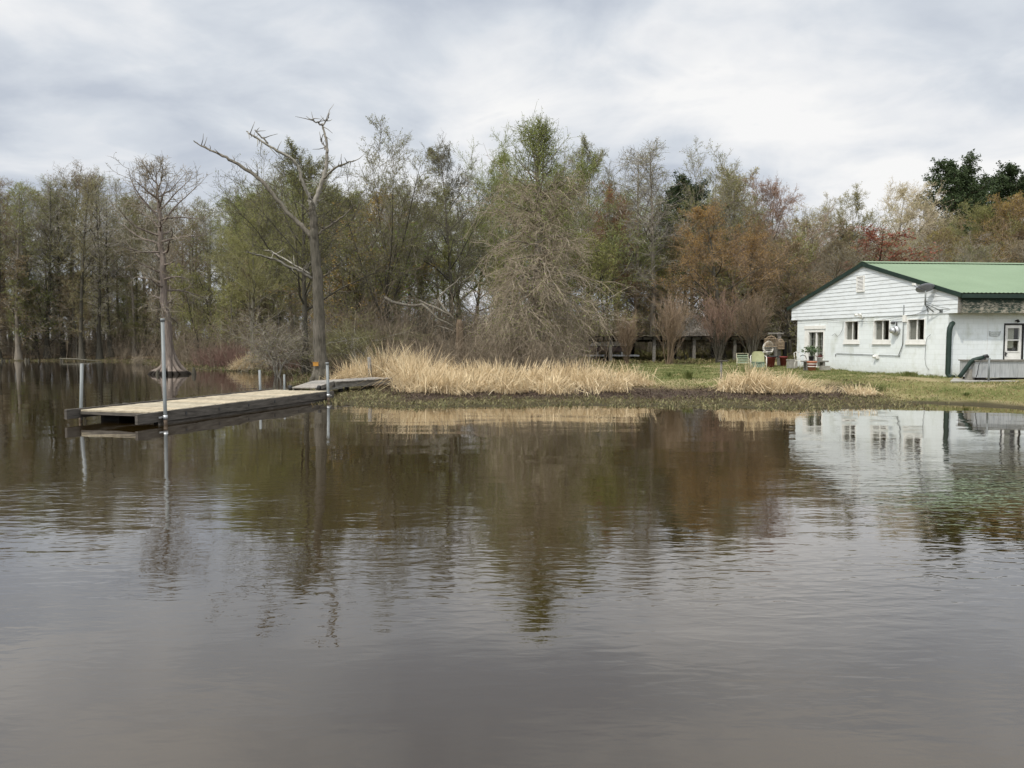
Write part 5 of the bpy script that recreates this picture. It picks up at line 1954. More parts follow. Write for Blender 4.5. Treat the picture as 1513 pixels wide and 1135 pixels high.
# fill trees of the wood
WG = 'bare filler trees deep in the wood'
for k in range(46):
    px = 350 + (k + random.uniform(0, 1)) * (1220 / 46.0)
    Y = random.uniform(60, 78)
    tp = np.interp(px, [350, 450, 560, 700, 800, 900, 1050, 1150, 1300, 1400, 1560], [285, 250, 260, 262, 250, 280, 275, 315, 325, 330, 320]) + random.uniform(-10, 40)
    right = px > 1140
    lf = random.choice(['leaf_brown', 'leaf_yellow', 'leaf_brown', 'leaf_olive'] if right else ['leaf_olive', 'leaf_green', 'leaf_dark', 'leaf_green'])
    lab = {'leaf_brown': 'brown twigged tree deep in the wood', 'leaf_yellow': 'yellowish tree deep in the wood behind the house', 'leaf_olive': 'olive twigged tree deep in the wood', 'leaf_dark': 'dark twigged tree deep in the wood', 'leaf_green': 'green budded tree deep in the wood'}[lf]
    place(random.choice(['broad0', 'broad1', 'broad2', 'broad3', 'broad4', 'swamp0', 'swamp2']), px, Y, Hpx(tp, Y), random.uniform(1.0, 1.35), lab, 'tree', WG,
          random.choice(['twig_grey', 'twig_brown', 'twig_brown', 'twig_olive'] if right else ['twig_olive', 'twig_olive', 'twig_dark', 'twig_green']), lf, random.choice(['bark_grey', 'bark_dark']), 'tree')
# distant trees that close the view beyond the swamp
for k in range(44):
    px = -120 + (k + random.uniform(0, 1)) * (700 / 44.0)
    Y = random.uniform(104, 128)
    place('broad%d' % random.randrange(5), px, Y, random.uniform(7, 13), random.uniform(1.3, 1.8), 'hazy distant tree closing the view beyond the swamp trunks', 'tree', 'distant trees beyond the swamp', random.choice(['twig_grey', 'twig_olive', 'twig_brown']), random.choice(['leaf_olive', 'leaf_brown']), None, 'tree')
# low saplings in the swamp stand
for k in range(15):
    px = -90 + (k + random.uniform(0, 1)) * (480 / 15.0)
    Y = random.uniform(75, 82) if px < 240 else random.uniform(60, 70)
    lf = random.choice(['leaf_olive', 'leaf_brown', 'leaf_green'])
    place('sapling%d' % random.randrange(2), px, Y, random.uniform(5, 11), random.uniform(1.0, 1.5), 'thin %s sapling under the far left swamp trees' % {'leaf_olive': 'olive', 'leaf_brown': 'brownish', 'leaf_green': 'green'}[lf], 'sapling', 'thin saplings under the far left swamp trees', random.choice(['twig_grey', 'twig_pale', 'twig_olive']), lf, None, 'sapling')
# understorey saplings at the wood's edge
UG = 'thin saplings at the edge of the wood'
for k in range(56):
    px = 500 + (k + random.uniform(0, 1)) * (700 / 34.0) if k < 34 else random.uniform(930, 1180)
    Y = random.uniform(50, 60) if k < 34 else random.uniform(55, 66)
    lf = random.choice(['leaf_olive', 'leaf_brown', 'leaf_olive', 'leaf_dark'])
    place('sapling%d' % random.randrange(2), px, Y, random.uniform(5, 9.5), random.uniform(0.8, 1.2), 'thin %s sapling at the edge of the wood' % {'leaf_olive': 'olive', 'leaf_brown': 'brownish', 'leaf_dark': 'dark'}[lf], 'sapling', UG, random.choice(['twig_grey', 'twig_brown', 'twig_olive']), lf, None, 'sapling')

# vase shrubs before the carport
for i, (px, py, Y, ws, lab) in enumerate(((926, 462, 45.0, 0.75, 'leftmost of the four brown vase shaped shrubs by the carport'), (988, 440, 44.2, 0.85, 'bright rusty brown vase shaped shrub, second from the left by the carport'),
                                          (1062, 435, 44.6, 0.9, 'tall brown vase shaped shrub, third along the carport'), (1112, 440, 45.2, 0.95, 'open brown shrub nearest the bird cages and the white wall'))):
    place('vaseshrub%d' % (i % 2), px, Y, Hpx(py, Y) + 0.5, ws, lab, 'shrub', None, ['twig_brown', 'twig_brown', 'twig_red', 'twig_brown'][i], 'leaf_brown', ['bark_brown', 'bark_brown', 'bark_dark', 'bark_dark'][i], 'vase_shrub')
# pale drooping bushes
for i, (px, py, Y, ws, tw, lf, lab) in enumerate(((408, 440, 41.0, 1.2, 'twig_grey', 'leaf_olive', 'pale drooping bare bush left of the dead snag'), (522, 452, 39.5, 1.1, 'twig_olive', 'leaf_olive', 'olive drooping bush right of the dead snag trunk'),
                                                  (1020, 455, 49.5, 1.0, 'twig_silver', 'leaf_brown', 'silvery tangled bush behind the carport roof'), (1085, 470, 52.0, 0.9, 'twig_brown', 'leaf_brown', 'brown tangled bush behind the right half of the carport'),
                                                  (205, 512, 62.0, 0.9, 'twig_pale', 'leaf_brown', 'low pale bush at the water left of the flared cypress'), (450, 470, 44.0, 0.95, 'twig_grey', 'leaf_olive', 'grey green bush behind the foot of the dead snag'),
                                                  (895, 440, 52.0, 1.1, 'twig_olive', 'leaf_olive', 'tall olive bush behind the boat shelter'), (640, 450, 47.0, 1.0, 'twig_dark', 'leaf_dark', 'dark bush behind the tall left end of the reeds'))):
    place('droopbush%d' % (i % 2), px, Y, Hpx(py, Y) + 0.5, ws, lab, 'bush', None, tw, lf, None, 'bare_bush')
place('sapling0', 1128, 47.0 + 4, 5.0, 1.3, 'small dark green leaved tree between the carport and the gable', 'tree', None, 'twig_dark', 'leaf_dark', None, 'tree')

# ------------------------------------------------------------------ the tall pale cypress behind the reeds
r = np.random.default_rng(901)
HB = gpt(at(791, 505, 38)[0], 38.0)
HH = at(791, 163, 38.0)[2] - HB[2] - 1.2
tb, cb = MB(), MB()
P = grow(np.array([[0, 0, -0.2]]), np.array([[0, 0, 1.0]]), HH + 0.2, 24, 0.022, 0.03, r)
R = taper(np.array([0.34]), 0.02, 24)
R[:, 0] *= 1.7
R[:, 1] *= 1.25
tb.tubes(P, R, 12)
# upper limbs rise, lower limbs sweep out and droop
b, d, rad, t, pi = sprout(P, R, 120, 0.10, 0.99, lambda t: np.interp(t, [0.1, 0.4, 0.6, 1.0], [92, 82, 62, 34]), 9, r, 0.5)
ln = np.interp(t, [0.1, 0.25, 0.42, 0.55, 0.66, 0.8, 1.0], [2.9, 3.2, 3.3, 3.1, 2.7, 2.1, 0.7]) * r.uniform(0.7, 1.15, t.shape)
tr = np.interp(t, [0.1, 0.35, 0.55, 0.68, 1.0], [-0.085, -0.08, -0.05, 0.04, 0.07])
Q = grow(b, d, ln, 8, 0.13, tr, r)
RR = taper(np.clip(rad, 0.018, 0.055), 0.009, 8)
tb.tubes(Q, RR, 5)
low = t + r.normal(0, 0.06, t.shape) < 0.66
for sel, n2, l2, tr2, lf_, n3, mi in ((low, 16, 0.48, -0.14, 1, 9, 0), (~low, 8, 0.40, 0.06, 3, 5, 2)):
    sel = sel & (np.ones(len(t), bool))
    b, d, rad, t2, pi = sprout(Q[sel], RR[sel], n2, 0.15, 1.0, 48, 16, r, 0.6)
    plen = (ln[sel])[pi]
    Q2 = grow(b, d, plen * l2 * r.uniform(0.6, 1.3, pi.shape), 5, 0.17, tr2, r)
    R2 = taper(np.clip(rad, 0.011, 0.02), 0.007, 5)
    cb.tubes(Q2, R2, 3, mi, True)
    b, d, rad, t3, pi3 = sprout(Q2, R2, n3, 0.15, 1.0, 45, 15, r, 0.7)
    Q3 = grow(b, d, r.uniform(0.25, 0.75, len(b)), 3, 0.18, tr2, r)
    cb.tubes(Q3, taper(np.clip(rad, 0.008, 0.010), 0.005, 3), 3, mi)
    leaves_on(cb, Q3, lf_, 0.036, r, 1, 0.06)
cy = thing('bald_cypress', 'tall conical bald cypress with pale tangled drooping lower limbs behind the reeds', 'tree', tuple(HB))
tb.obj('trunk', [M['bark_cypress']], cy)
cb.obj('crown', [M['twig_pale'], M['leaf_green'], M['twig_green']], cy)

# ------------------------------------------------------------------ cypress with a flared foot standing in the water
r = np.random.default_rng(77)
FY = 43.5
fx = at(249, 505, FY)[0]
FH = at(240, 231, FY)[2]
tb, cb = MB(), MB()
pxs = [(250, 553), (248, 520), (245, 470), (242, 430), (241, 390), (238, 350), (237, 328), (234, 300), (232, 275), (231, 254)]
P = np.array([at(a, b_, FY) - (fx, FY, 0) for a, b_ in pxs])
P[0, 2] = -0.6
R = np.array([[0.55, 0.34, 0.215, 0.19, 0.17, 0.145, 0.12, 0.085, 0.05, 0.02]])
q = np.linspace(0, 1, 28)
tt = np.linspace(0, 1, len(P))
P = np.stack([np.interp(q, tt, P[:, k]) for k in range(3)], 1)[None]
R = np.interp(q, tt, R[0])[None]
P[0, 4:-1, :2] += r.normal(0, 0.03, (23, 2))
tb.tubes(P, R, 14)
# root flutes
for k in range(15):
    a = 2 * PI * k / 15 + r.normal(0, 0.15)
    L = r.uniform(0.75, 1.25)
    h = r.uniform(0.9, 1.9)
    pts = np.array([(math.cos(a) * L * s, math.sin(a) * L * s * 0.8, z) for s, z in ((0.18, h), (0.30, h * 0.62), (0.48, h * 0.32), (0.78, 0.13), (1.0, -0.02), (1.08, -0.4))]) + (0, 0, 0.0)
    pts += r.normal(0, 0.02, pts.shape)
    tb.tube(pts, [0.05, 0.10, 0.13, 0.13, 0.12, 0.1], 7)
b, d, rad, t, pi = sprout(P, R, 40, 0.22, 0.985, lambda t: np.interp(t, [0.2, 0.5, 1.0], [86, 74, 45]), 8, r, 0.55)
ln = np.interp(t, [0.2, 0.34, 0.42, 0.6, 0.8, 1.0], [1.6, 2.3, 2.8, 3.2, 2.4, 0.9]) * r.uniform(0.6, 1.2, t.shape)
tr = np.interp(t, [0.2, 0.4, 0.55, 1.0], [-0.07, -0.03, 0.06, 0.08])
Q = grow(b, d, ln, 8, 0.14, tr, r)
RR = taper(np.clip(rad, 0.022, 0.07), 0.012, 8)
tb.tubes(Q, RR, 6)
b, d, rad, t2, pi = sprout(Q, RR, 9, 0.2, 1.0, 46, 14, r, 0.6)
Q2 = grow(b, d, ln[pi] * 0.34 * r.uniform(0.6, 1.3, pi.shape), 5, 0.18, np.where(t[pi] < 0.4, -0.08, 0.05), r)
R2 = taper(np.clip(rad, 0.012, 0.026), 0.008, 5)
cb.tubes(Q2, R2, 4, 0, True)
b, d, rad, t3, pi3 = sprout(Q2, R2, 6, 0.2, 1.0, 44, 14, r, 0.7)
Q3 = grow(b, d, r.uniform(0.2, 0.55, len(b)), 3, 0.18, 0.0, r)
cb.tubes(Q3, taper(np.clip(rad, 0.009, 0.012), 0.006, 3), 3)
leaves_on(cb, Q3, 1, 0.035, r, 1, 0.05)
mw, wnt = new_mat('bark_waterline')
wf = noise(wnt, 4.0, 7.0, 0.7, stretch=(2.2, 2.2, 0.35))
wg = wnt.n('ShaderNodeNewGeometry')
ws_ = wnt.n('ShaderNodeSeparateXYZ', i_0=wg.outputs['Position'])
wz = wnt.n('ShaderNodeMath', operation='MULTIPLY_ADD', i_0=wf, i_1=-0.12, i_2=ws_.outputs[2])
wm = wnt.n('ShaderNodeMapRange', i_Value=wz.outputs[0], i_1=0.10, i_2=0.17, i_3=1.0, i_4=0.0)
wc = mixrgb(wnt, wm.outputs[0], ramp(wnt, wf, [(0.32, (0.12, 0.095, 0.078)), (0.66, (0.30, 0.25, 0.21))]), (0.022, 0.018, 0.014))
finish(wnt, wc, 0.85, wf, 0.06, 0.9, spec=0.2)
M['bark_waterline'] = mw
cy = thing('swamp_cypress', 'bare cypress with flared root foot standing alone in the water', 'tree', (fx, FY, 0))
tb.obj('trunk', [M['bark_waterline']], cy)
cb.obj('crown', [M['twig_grey'], M['leaf_brown']], cy)

# ------------------------------------------------------------------ the dead snag on the bank
r = np.random.default_rng(55)
SY = 34.0
SB = at(474, 556, SY)
SB[2] = float(ground_z(np.array([SB[0]]), np.array([SY]))[0])
snag = thing('dead_snag', 'big dead tree with bare broken pale limbs on the bank beside the pier', 'dead tree', tuple(SB))


def limb(pix, rads, dy, n=5, jit=0.02):
    P = np.array([at(a, b_, SY + dy * i / max(1, len(pix) - 1)) for i, (a, b_) in enumerate(pix)]) - SB
    tt = np.linspace(0, 1, len(P))
    q = np.linspace(0, 1, n * (len(P) - 1) + 1)
    # smooth interpolation
    X = np.stack([np.interp(q, tt, P[:, k]) for k in range(3)], 1)
    for _ in range(2):
        X[1:-1] = 0.25 * X[:-2] + 0.5 * X[1:-1] + 0.25 * X[2:]
    X[1:-1] += r.normal(0, jit, X[1:-1].shape)
    return X, np.interp(q, np.linspace(0, 1, len(rads)), rads)


tb = MB()
X, R_ = limb([(474, 562), (473, 530), (471, 475), (468, 403), (464, 352), (462, 320), (461, 302), (460, 290)], [0.40, 0.28, 0.245, 0.21, 0.18, 0.15, 0.12, 0.03], 0.0, 5, 0.012)
X[0, 2] = -0.3
q_ = np.linspace(0, 1, 90)
X = np.stack([np.interp(q_, np.linspace(0, 1, len(X)), X[:, k]) for k in range(3)], 1)
R_ = np.interp(q_, np.linspace(0, 1, len(R_)), R_)
tb.tube(X, R_, 22)
tb.v[-1] = tb.v[-1] + r.normal(0, 0.010, tb.v[-1].shape) + np.tile(r.normal(0, 0.012, (22, 3)), (90, 1)) * [1, 1, 0]
for k in range(7):
    a = 2 * PI * k / 7 + 0.3
    tb.tube([(0.17 * math.cos(a), 0.17 * math.sin(a), 0.9), (0.30 * math.cos(a), 0.30 * math.sin(a), 0.35), (0.56 * math.cos(a), 0.62 * math.sin(a), -0.1)], [0.08, 0.13, 0.10], 7)
tb.obj('trunk', M['bark_snag'], snag)
LIMBS = [
    ([(461, 310), (467, 292), (473, 276), (482, 251), (484, 222), (481, 200), (476, 183)], [0.16, 0.14, 0.13, 0.115, 0.09, 0.075, 0.055], 0.5, 'dead_wood'),
    ([(477, 186), (466, 180), (455, 176)], [0.05, 0.04, 0.02], -0.2, 'dead_wood'),
    ([(476, 186), (481, 180), (486, 173)], [0.045, 0.035, 0.02], 0.2, 'dead_wood'),
    ([(461, 306), (455, 288), (448, 273), (441, 247), (430, 233), (404, 220), (383, 206), (372, 200), (364, 194)], [0.12, 0.11, 0.10, 0.095, 0.085, 0.075, 0.06, 0.05, 0.035], -0.8, 'dead_wood'),
    ([(396, 212), (385, 202), (377, 192)], [0.05, 0.045, 0.03], 0.3, 'dead_wood'),
    ([(459, 350), (446, 333), (430, 320), (412, 298), (390, 269), (368, 253), (347, 240), (325, 228), (300, 217), (286, 208)], [0.15, 0.15, 0.135, 0.125, 0.12, 0.11, 0.09, 0.075, 0.055, 0.03], 0.9, 'bark_snag'),
    ([(462, 412), (446, 401), (433, 396), (404, 383), (385, 377), (364, 373)], [0.09, 0.085, 0.08, 0.065, 0.05, 0.025], -0.5, 'dead_wood'),
    ([(458, 405), (430, 388), (410, 377), (396, 369)], [0.05, 0.045, 0.035, 0.02], 0.6, 'dead_wood'),
    ([(466, 350), (476, 340), (484, 336), (506, 320), (527, 302)], [0.075, 0.065, 0.06, 0.045, 0.02], 0.5, 'bark_snag'),
    ([(478, 264), (494, 249), (509, 242), (523, 237)], [0.07, 0.06, 0.045, 0.02], -0.4, 'bark_snag'),
    ([(471, 414), (484, 404), (495, 396), (512, 380)], [0.05, 0.045, 0.035, 0.02], 0.3, 'bark_snag'),
    ([(463, 330), (457, 318), (450, 306), (436, 296)], [0.06, 0.05, 0.04, 0.02], -0.4, 'bark_snag'),
    ([(484, 226), (478, 214), (473, 206)], [0.05, 0.04, 0.02], 0.2, 'dead_wood'),
]
for pix, rads, dy, mm in LIMBS:
    w = MB()
    X, R_ = limb(pix, rads, dy, 5, 0.016)
    w.tube(X, R_ * 0.72, 9)
    w.v[-1] = w.v[-1] + r.normal(0, 0.007, w.v[-1].shape)
    # short broken twigs
    for k in range(2 * len(pix)):
        i = r.integers(3, len(X) - 1)
        dd = nrm(r.normal(size=3) + np.array([0, 0, 0.6]))
        Ls = r.uniform(0.15, 0.7)
        w.tube([X[i], X[i] + dd * Ls * 0.5, X[i] + dd * Ls + r.normal(0, 0.05, 3)], [0.024, 0.016, 0.007], 5)
    w.obj('limb', M[mm], snag)
tg = MB()
c = at(466.5, 538.3, SY - 0.40)
tg.box(c, (0.24, 0.04, 0.16))
tg.box(c + (0, -0.001, 0.09), (0.28, 0.06, 0.02))
o = tg.obj('marker_board', M['orange'])
o['label'] = 'small orange marker board nailed low on the trunk of the dead tree'
o['category'] = 'sign'

# fallen grey limbs hanging between the trees behind the reeds
r = np.random.default_rng(66)
fl = MB()
FYY = 44.0


def fall(pix, rads, Y0, Y1):
    global SY, SB
    n_ = len(pix)
    P = np.array([at(a, b_, Y0 + (Y1 - Y0) * i / (n_ - 1)) for i, (a, b_) in enumerate(pix)])
    fl.tube(P + r.normal(0, 0.01, P.shape), rads, 7)


z7 = lambda zx, zy: (560 + zx * 0.16736, 370 + zy * 0.16736)
fall([z7(50, 415), z7(120, 455), z7(220, 480), z7(300, 490), z7(380, 480), z7(440, 520), z7(510, 600), z7(600, 640), z7(670, 680)], [0.09, 0.085, 0.08, 0.08, 0.075, 0.07, 0.06, 0.05, 0.03], 44, 42)
fall([z7(360, 440), z7(440, 485), z7(520, 515), z7(620, 570)], [0.05, 0.06, 0.06, 0.06], 43.5, 42)
fall([z7(390, 705), z7(440, 620), z7(490, 520), z7(530, 420), z7(600, 340), z7(680, 280), z7(715, 235)], [0.05, 0.06, 0.06, 0.055, 0.05, 0.04, 0.02], 43, 44)
fall([z7(520, 430), z7(590, 530), z7(665, 610)], [0.05, 0.06, 0.07], 43, 42)
fall([z7(440, 690), z7(520, 670), z7(600, 690), z7(670, 720)], [0.03, 0.035, 0.04, 0.04], 43, 42)
fall([z7(60, 420), z7(30, 470), z7(0, 500)], [0.07, 0.06, 0.05], 44, 44.5)
b = at(680, 490, 42)
gzz = float(ground_z(np.array([b[0]]), np.array([42.0]))[0])
st = thing('broken_tree', 'snapped tree with reddish stump and crooked grey limbs left of the pale cypress', 'dead tree', (b[0], 42.0, gzz))
w = MB()
hh = at(680, 472, 42)[2] - gzz
w.tube([(0, 0, -0.2), (0, 0, 0.5 * hh), (-0.02, 0, hh * 0.9), (-0.06, 0, hh)], [0.32, 0.25, 0.22, 0.10], 10)
w.obj('trunk', M['bark_brown'], st)
o = fl.obj('fallen_limb', M['bark_snag'], st)
o.matrix_parent_inverse = Matrix.Translation(-st.location)

# ------------------------------------------------------------------ reeds, weeds, grass and brush
def blades(mb, base, h, lean, curl, width, K, r, m=0, az=None):
    """flat tapering blades. base (B,3), h (B,), lean (B,2) sideways reach, curl droop"""
    B = len(base)
    s = np.linspace(0, 1, K)
    out = lean[:, None, :] * (s ** 1.7)[None, :, None]
    z = h[:, None] * (s[None, :] - curl[:, None] * s[None, :] ** 3)
    P = np.concatenate([out, z[..., None]], -1) + base[:, None, :]
    az = r.uniform(0, PI, B) if az is None else az
    side = np.stack([np.cos(az), np.sin(az), np.zeros(B)], -1)
    wv = width[:, None] * np.array([1.0] * (K - 1) + [0.25])[None, :] * 0.5
    A = P - side[:, None, :] * wv[..., None]
    C = P + side[:, None, :] * wv[..., None]
    V = np.stack([A, C], 2)
    ix = np.arange(B * K * 2).reshape(B, K, 2)
    f = np.stack([ix[:, :-1, 0], ix[:, :-1, 1], ix[:, 1:, 1], ix[:, 1:, 0]], -1).reshape(-1, 4)
    mb.add(V.reshape(-1, 3), f, m)


def scatter(n, x0, x1, y0, y1, r, keep):
    x = r.uniform(x0, x1, n)
    y = r.uniform(y0, y1, n)
    d = shore_dist(x, y)
    k = keep(x, y, d)
    k = r.uniform(0, 1, n) < k
    x, y, d = x[k], y[k], d[k]
    return np.stack([x, y, ground_z(x, y, d)], -1), d


M['reed'] = mat_island('reed', [(0.26, 0.19, 0.11), (0.66, 0.52, 0.31), (0.86, 0.74, 0.51), (0.48, 0.35, 0.20), (0.80, 0.66, 0.43), (0.62, 0.48, 0.29), (0.76, 0.62, 0.40)], 0.7, 0.25)
M['reed_dull'] = mat_island('reed_dull', [(0.22, 0.15, 0.085), (0.36, 0.26, 0.15), (0.28, 0.19, 0.11)], 0.75, 0.2)
M['weed'] = mat_island('weed', [(0.06, 0.055, 0.025), (0.16, 0.16, 0.065), (0.27, 0.24, 0.115), (0.13, 0.09, 0.05), (0.19, 0.18, 0.075)], 0.6, 0.15)
M['mud_litter'] = mat_island('mud_litter', [(0.045, 0.031, 0.023), (0.092, 0.060, 0.044), (0.066, 0.046, 0.032), (0.15, 0.11, 0.07), (0.08, 0.075, 0.035)], 0.85)
M['lawn'] = mat_island('lawn', [(0.085, 0.12, 0.03), (0.14, 0.175, 0.05), (0.20, 0.20, 0.085), (0.115, 0.145, 0.04)], 0.6, 0.25)
M['dry_grass'] = mat_island('dry_grass', [(0.26, 0.19, 0.09), (0.38, 0.30, 0.16), (0.20, 0.19, 0.07), (0.16, 0.17, 0.05)], 0.7, 0.2)
M['brush'] = mat_island('brush', [(0.11, 0.088, 0.062), (0.21, 0.17, 0.12), (0.15, 0.12, 0.08), (0.28, 0.225, 0.165)], 0.85)
M['brush_red'] = mat_island('brush_red', [(0.12, 0.075, 0.06), (0.24, 0.155, 0.12), (0.17, 0.10, 0.08)], 0.85)
M['undergrowth'] = mat_island('undergrowth', [(0.20, 0.16, 0.08), (0.28, 0.25, 0.11), (0.17, 0.19, 0.06), (0.24, 0.17, 0.10)], 0.8, 0.2)
M['litter'] = mat_island('litter', [(0.10, 0.075, 0.05), (0.19, 0.14, 0.09), (0.14, 0.13, 0.05), (0.08, 0.10, 0.03)], 0.85, 0.1)


def reed_bed(name, label, seed, nclump, box, keep, hfun, mat, per=46, front=0.0):
    """ragged clumps: standing stalks, leaves arching out of each clump, snapped stems lying about"""
    r = np.random.default_rng(seed)
    c, d = scatter(nclump, *box, r, keep)
    C_ = len(c)
    ch = hfun(c[:, 0], c[:, 1]) * r.uniform(0.5, 1.3, C_)
    cs = r.uniform(0.10, 0.24, C_)
    tilt = r.normal(0, 0.22, (C_, 2)) + [0.08, -0.05]
    i = np.repeat(np.arange(C_), r.integers(int(per * 0.5), int(per * 1.5), C_))
    B = len(i)
    off = r.normal(0, 1, (B, 2)) * cs[i][:, None]
    base = c[i] + np.concatenate([off, np.zeros((B, 1))], 1)
    out = nrm(np.concatenate([off + r.normal(0, 0.12, (B, 2)), np.zeros((B, 1))], 1))[:, :2]
    typ = r.uniform(0, 1, B)
    up = np.where(typ < 0.30, r.uniform(0.05, 0.25, B), np.where(typ < 0.72, r.uniform(0.35, 0.8, B), r.uniform(0.8, 1.5, B)))
    hh = ch[i] * np.where(typ < 0.30, r.uniform(0.75, 1.25, B), np.where(typ < 0.72, r.uniform(0.6, 1.05, B), r.uniform(0.4, 0.8, B)))
    lean = out * (hh * up)[:, None] + tilt[i] * hh[:, None]
    curl = np.where(typ < 0.30, r.uniform(0, 0.06, B), np.where(typ < 0.72, r.uniform(0.1, 0.45, B), r.uniform(0.4, 1.0, B)))
    mb = MB()
    blades(mb, base, hh, lean, curl, np.where(typ < 0.30, r.uniform(0.010, 0.018, B), r.uniform(0.011, 0.029, B)), 6, r)
    # snapped stems: up to the break, then a straight run down to the mud
    m_ = B // 9
    k = r.integers(0, B, m_)
    a = r.uniform(0, 2 * PI, m_)
    dirn = np.stack([np.cos(a), np.sin(a) - 0.35], -1)
    h0 = ch[i[k]] * r.uniform(0.25, 0.7, m_)
    L = ch[i[k]] * r.uniform(0.4, 0.9, m_)
    p0 = base[k]
    p1 = p0 + np.concatenate([dirn * 0.12 * h0[:, None], h0[:, None]], 1)
    p2 = p1 + np.concatenate([dirn * L[:, None], (-h0 * r.uniform(0.4, 1.0, m_))[:, None]], 1)
    P = np.stack([p0, (p0 + p1) / 2, p1, (p1 + p2) / 2, p2], 1)
    mb.tubes(P, np.full((m_, 5), 0.008), 3, 0, False)
    o = mb.obj(name, M[mat], kind='stuff')
    o['label'] = label
    o['category'] = 'reeds'
    return o


def keep_main(x, y, d):
    front = np.interp(x, [-7.2, -6.2, -5.2, -4.4, -3.8, -3.2, 0, 3, 5.3], [31.2, 31.0, 30.4, 29.2, 26.4, 24.8, 24.5, 24.9, 26.0])
    back = np.interp(x, [-7.2, -4, 0, 2.5, 4.2, 5.1], [33, 33, 29.2, 28.2, 27.6, 26.6])
    gap = np.where(np.sin(x * 1.9 + 0.6) * np.sin(y * 1.6 + x * 0.8) > 0.45, 0.15, 1.0)
    return gap * np.where((y > front + 0.35 * np.sin(x * 2.3) * np.sin(x * 0.9)) & (y < back), 1.0, 0.0)


reed_bed('reeds', 'long bed of tall dry tan reeds along the bank from the pier to the lawn', 11, 900, (-7.4, 5.4, 24.0, 34), keep_main,
         lambda x, y: np.interp(x, [-7, -5.4, -3.6, -2, 0, 2.5, 4, 5.2], [0.85, 1.35, 1.1, 0.70, 0.64, 0.72, 0.66, 0.4]), 'reed')


def keep_small(x, y, d):
    w1 = ((x - 8.6) / 1.55) ** 2 + ((y - 25.3) / 0.85) ** 2 < 1
    w2 = ((x - 10.15) / 0.6) ** 2 + ((y - 25.3) / 0.45) ** 2 < 1
    w3 = ((x - 11.6) / 0.36) ** 2 + ((y - 24.6) / 0.32) ** 2 < 1
    return np.where(w1 | w2 | w3, 1.0, 0.0)


reed_bed('reeds', 'small patch of dry tan reeds on the mud in front of the patio', 12, 230, (6.8, 12.4, 24.2, 26.4), keep_small,
         lambda x, y: np.interp(x, [7, 8, 9.3, 10.2, 11, 12.4], [0.5, 0.72, 0.55, 0.32, 0.36, 0.34]), 'reed')
rx = at(371, 540, 48.6)[0]
reed_bed('reeds', 'isolated rounded tuft of tan reeds on the far bank behind the dock', 13, 90, (rx - 1.3, rx + 1.3, 48.0, 49.8), lambda x, y, d: np.where(((x - rx) / 1.15) ** 2 + ((y - 48.9) / 0.8) ** 2 < 1, 1.0, 0.0),
         lambda x, y: 1.05 - 0.45 * np.abs(x - rx), 'reed')


def clumpy(x, y):
    return 0.5 + 0.5 * np.sin(x * 2.7 + 1.3 * np.sin(y * 3.3)) * np.sin(y * 4.1 + 1.1 * np.sin(x * 1.9))


# low waterside weeds that run out over the water
r = np.random.default_rng(21)


def edge_noise(x):
    return 0.35 * np.sin(x * 1.7) + 0.25 * np.sin(x * 4.3 + 1.0) + 0.2 * np.sin(x * 9.1)


def keep_weed(x, y, d):
    dd = d + edge_noise(x)
    k = np.interp(dd, [-0.75, -0.35, 0.1, 1.7, 2.6], [0.0, 0.25, 1.0, 1.0, 0.0])
    k *= 0.45 + 0.55 * clumpy(x, y)
    return k * np.where(x > 12.2, 0.12, 1.0)


b, d = scatter(95000, -11, 14, 20.0, 40, r, keep_weed)
b[:, 2] = np.maximum(b[:, 2], -0.02)
B = len(b)
mb = MB()
a = r.uniform(0, 2 * PI, B)
h = r.uniform(0.035, 0.12, B) * (0.6 + 0.7 * clumpy(b[:, 0] * 1.7, b[:, 1] * 1.3))
blades(mb, b, h, np.stack([np.cos(a), np.sin(a)], -1) * (h * r.uniform(0.3, 1.4, B))[:, None], np.full(B, 0.25), r.uniform(0.012, 0.03, B), 3, r)
o = mb.obj('water_weeds', M['weed'], kind='stuff')
# the same plants along the far bank and the left shore
b, d = scatter(90000, -62, -8, 30, 78, r, lambda x, y, d: np.interp(d + edge_noise(x), [-0.8, 0, 2.5, 4], [0, 1, 1, 0]) * (0.3 + 0.7 * clumpy(x, y)))
b[:, 2] = np.maximum(b[:, 2], -0.02)
B = len(b)
mb = MB()
a = r.uniform(0, 2 * PI, B)
h = r.uniform(0.08, 0.28, B)
blades(mb, b, h, np.stack([np.cos(a), np.sin(a)], -1) * (h * r.uniform(0.3, 1.4, B))[:, None], np.full(B, 0.3), r.uniform(0.02, 0.05, B), 3, r)
mb.obj('bank_weeds', M['litter'], kind='stuff')

# dead purple-brown plant litter on the mud strip
b, d = scatter(60000, -5, 14, 20.5, 30, r, lambda x, y, d: np.interp(d + 0.6 * edge_noise(x), [1.3, 2.2, 4.2, 5.4], [0, 1, 1, 0]) * np.where(x > 12.6, 0.1, 1.0))
B = len(b)
mb = MB()
a = r.uniform(0, 2 * PI, B)
h = r.uniform(0.02, 0.09, B) * (0.5 + clumpy(b[:, 0] * 1.3, b[:, 1] * 1.5))
blades(mb, b, h, np.stack([np.cos(a), np.sin(a)], -1) * (h * r.uniform(0.5, 2.2, B))[:, None], np.full(B, 0.4), r.uniform(0.01, 0.022, B), 3, r)
mb.obj('dead_weeds', M['mud_litter'], kind='stuff')


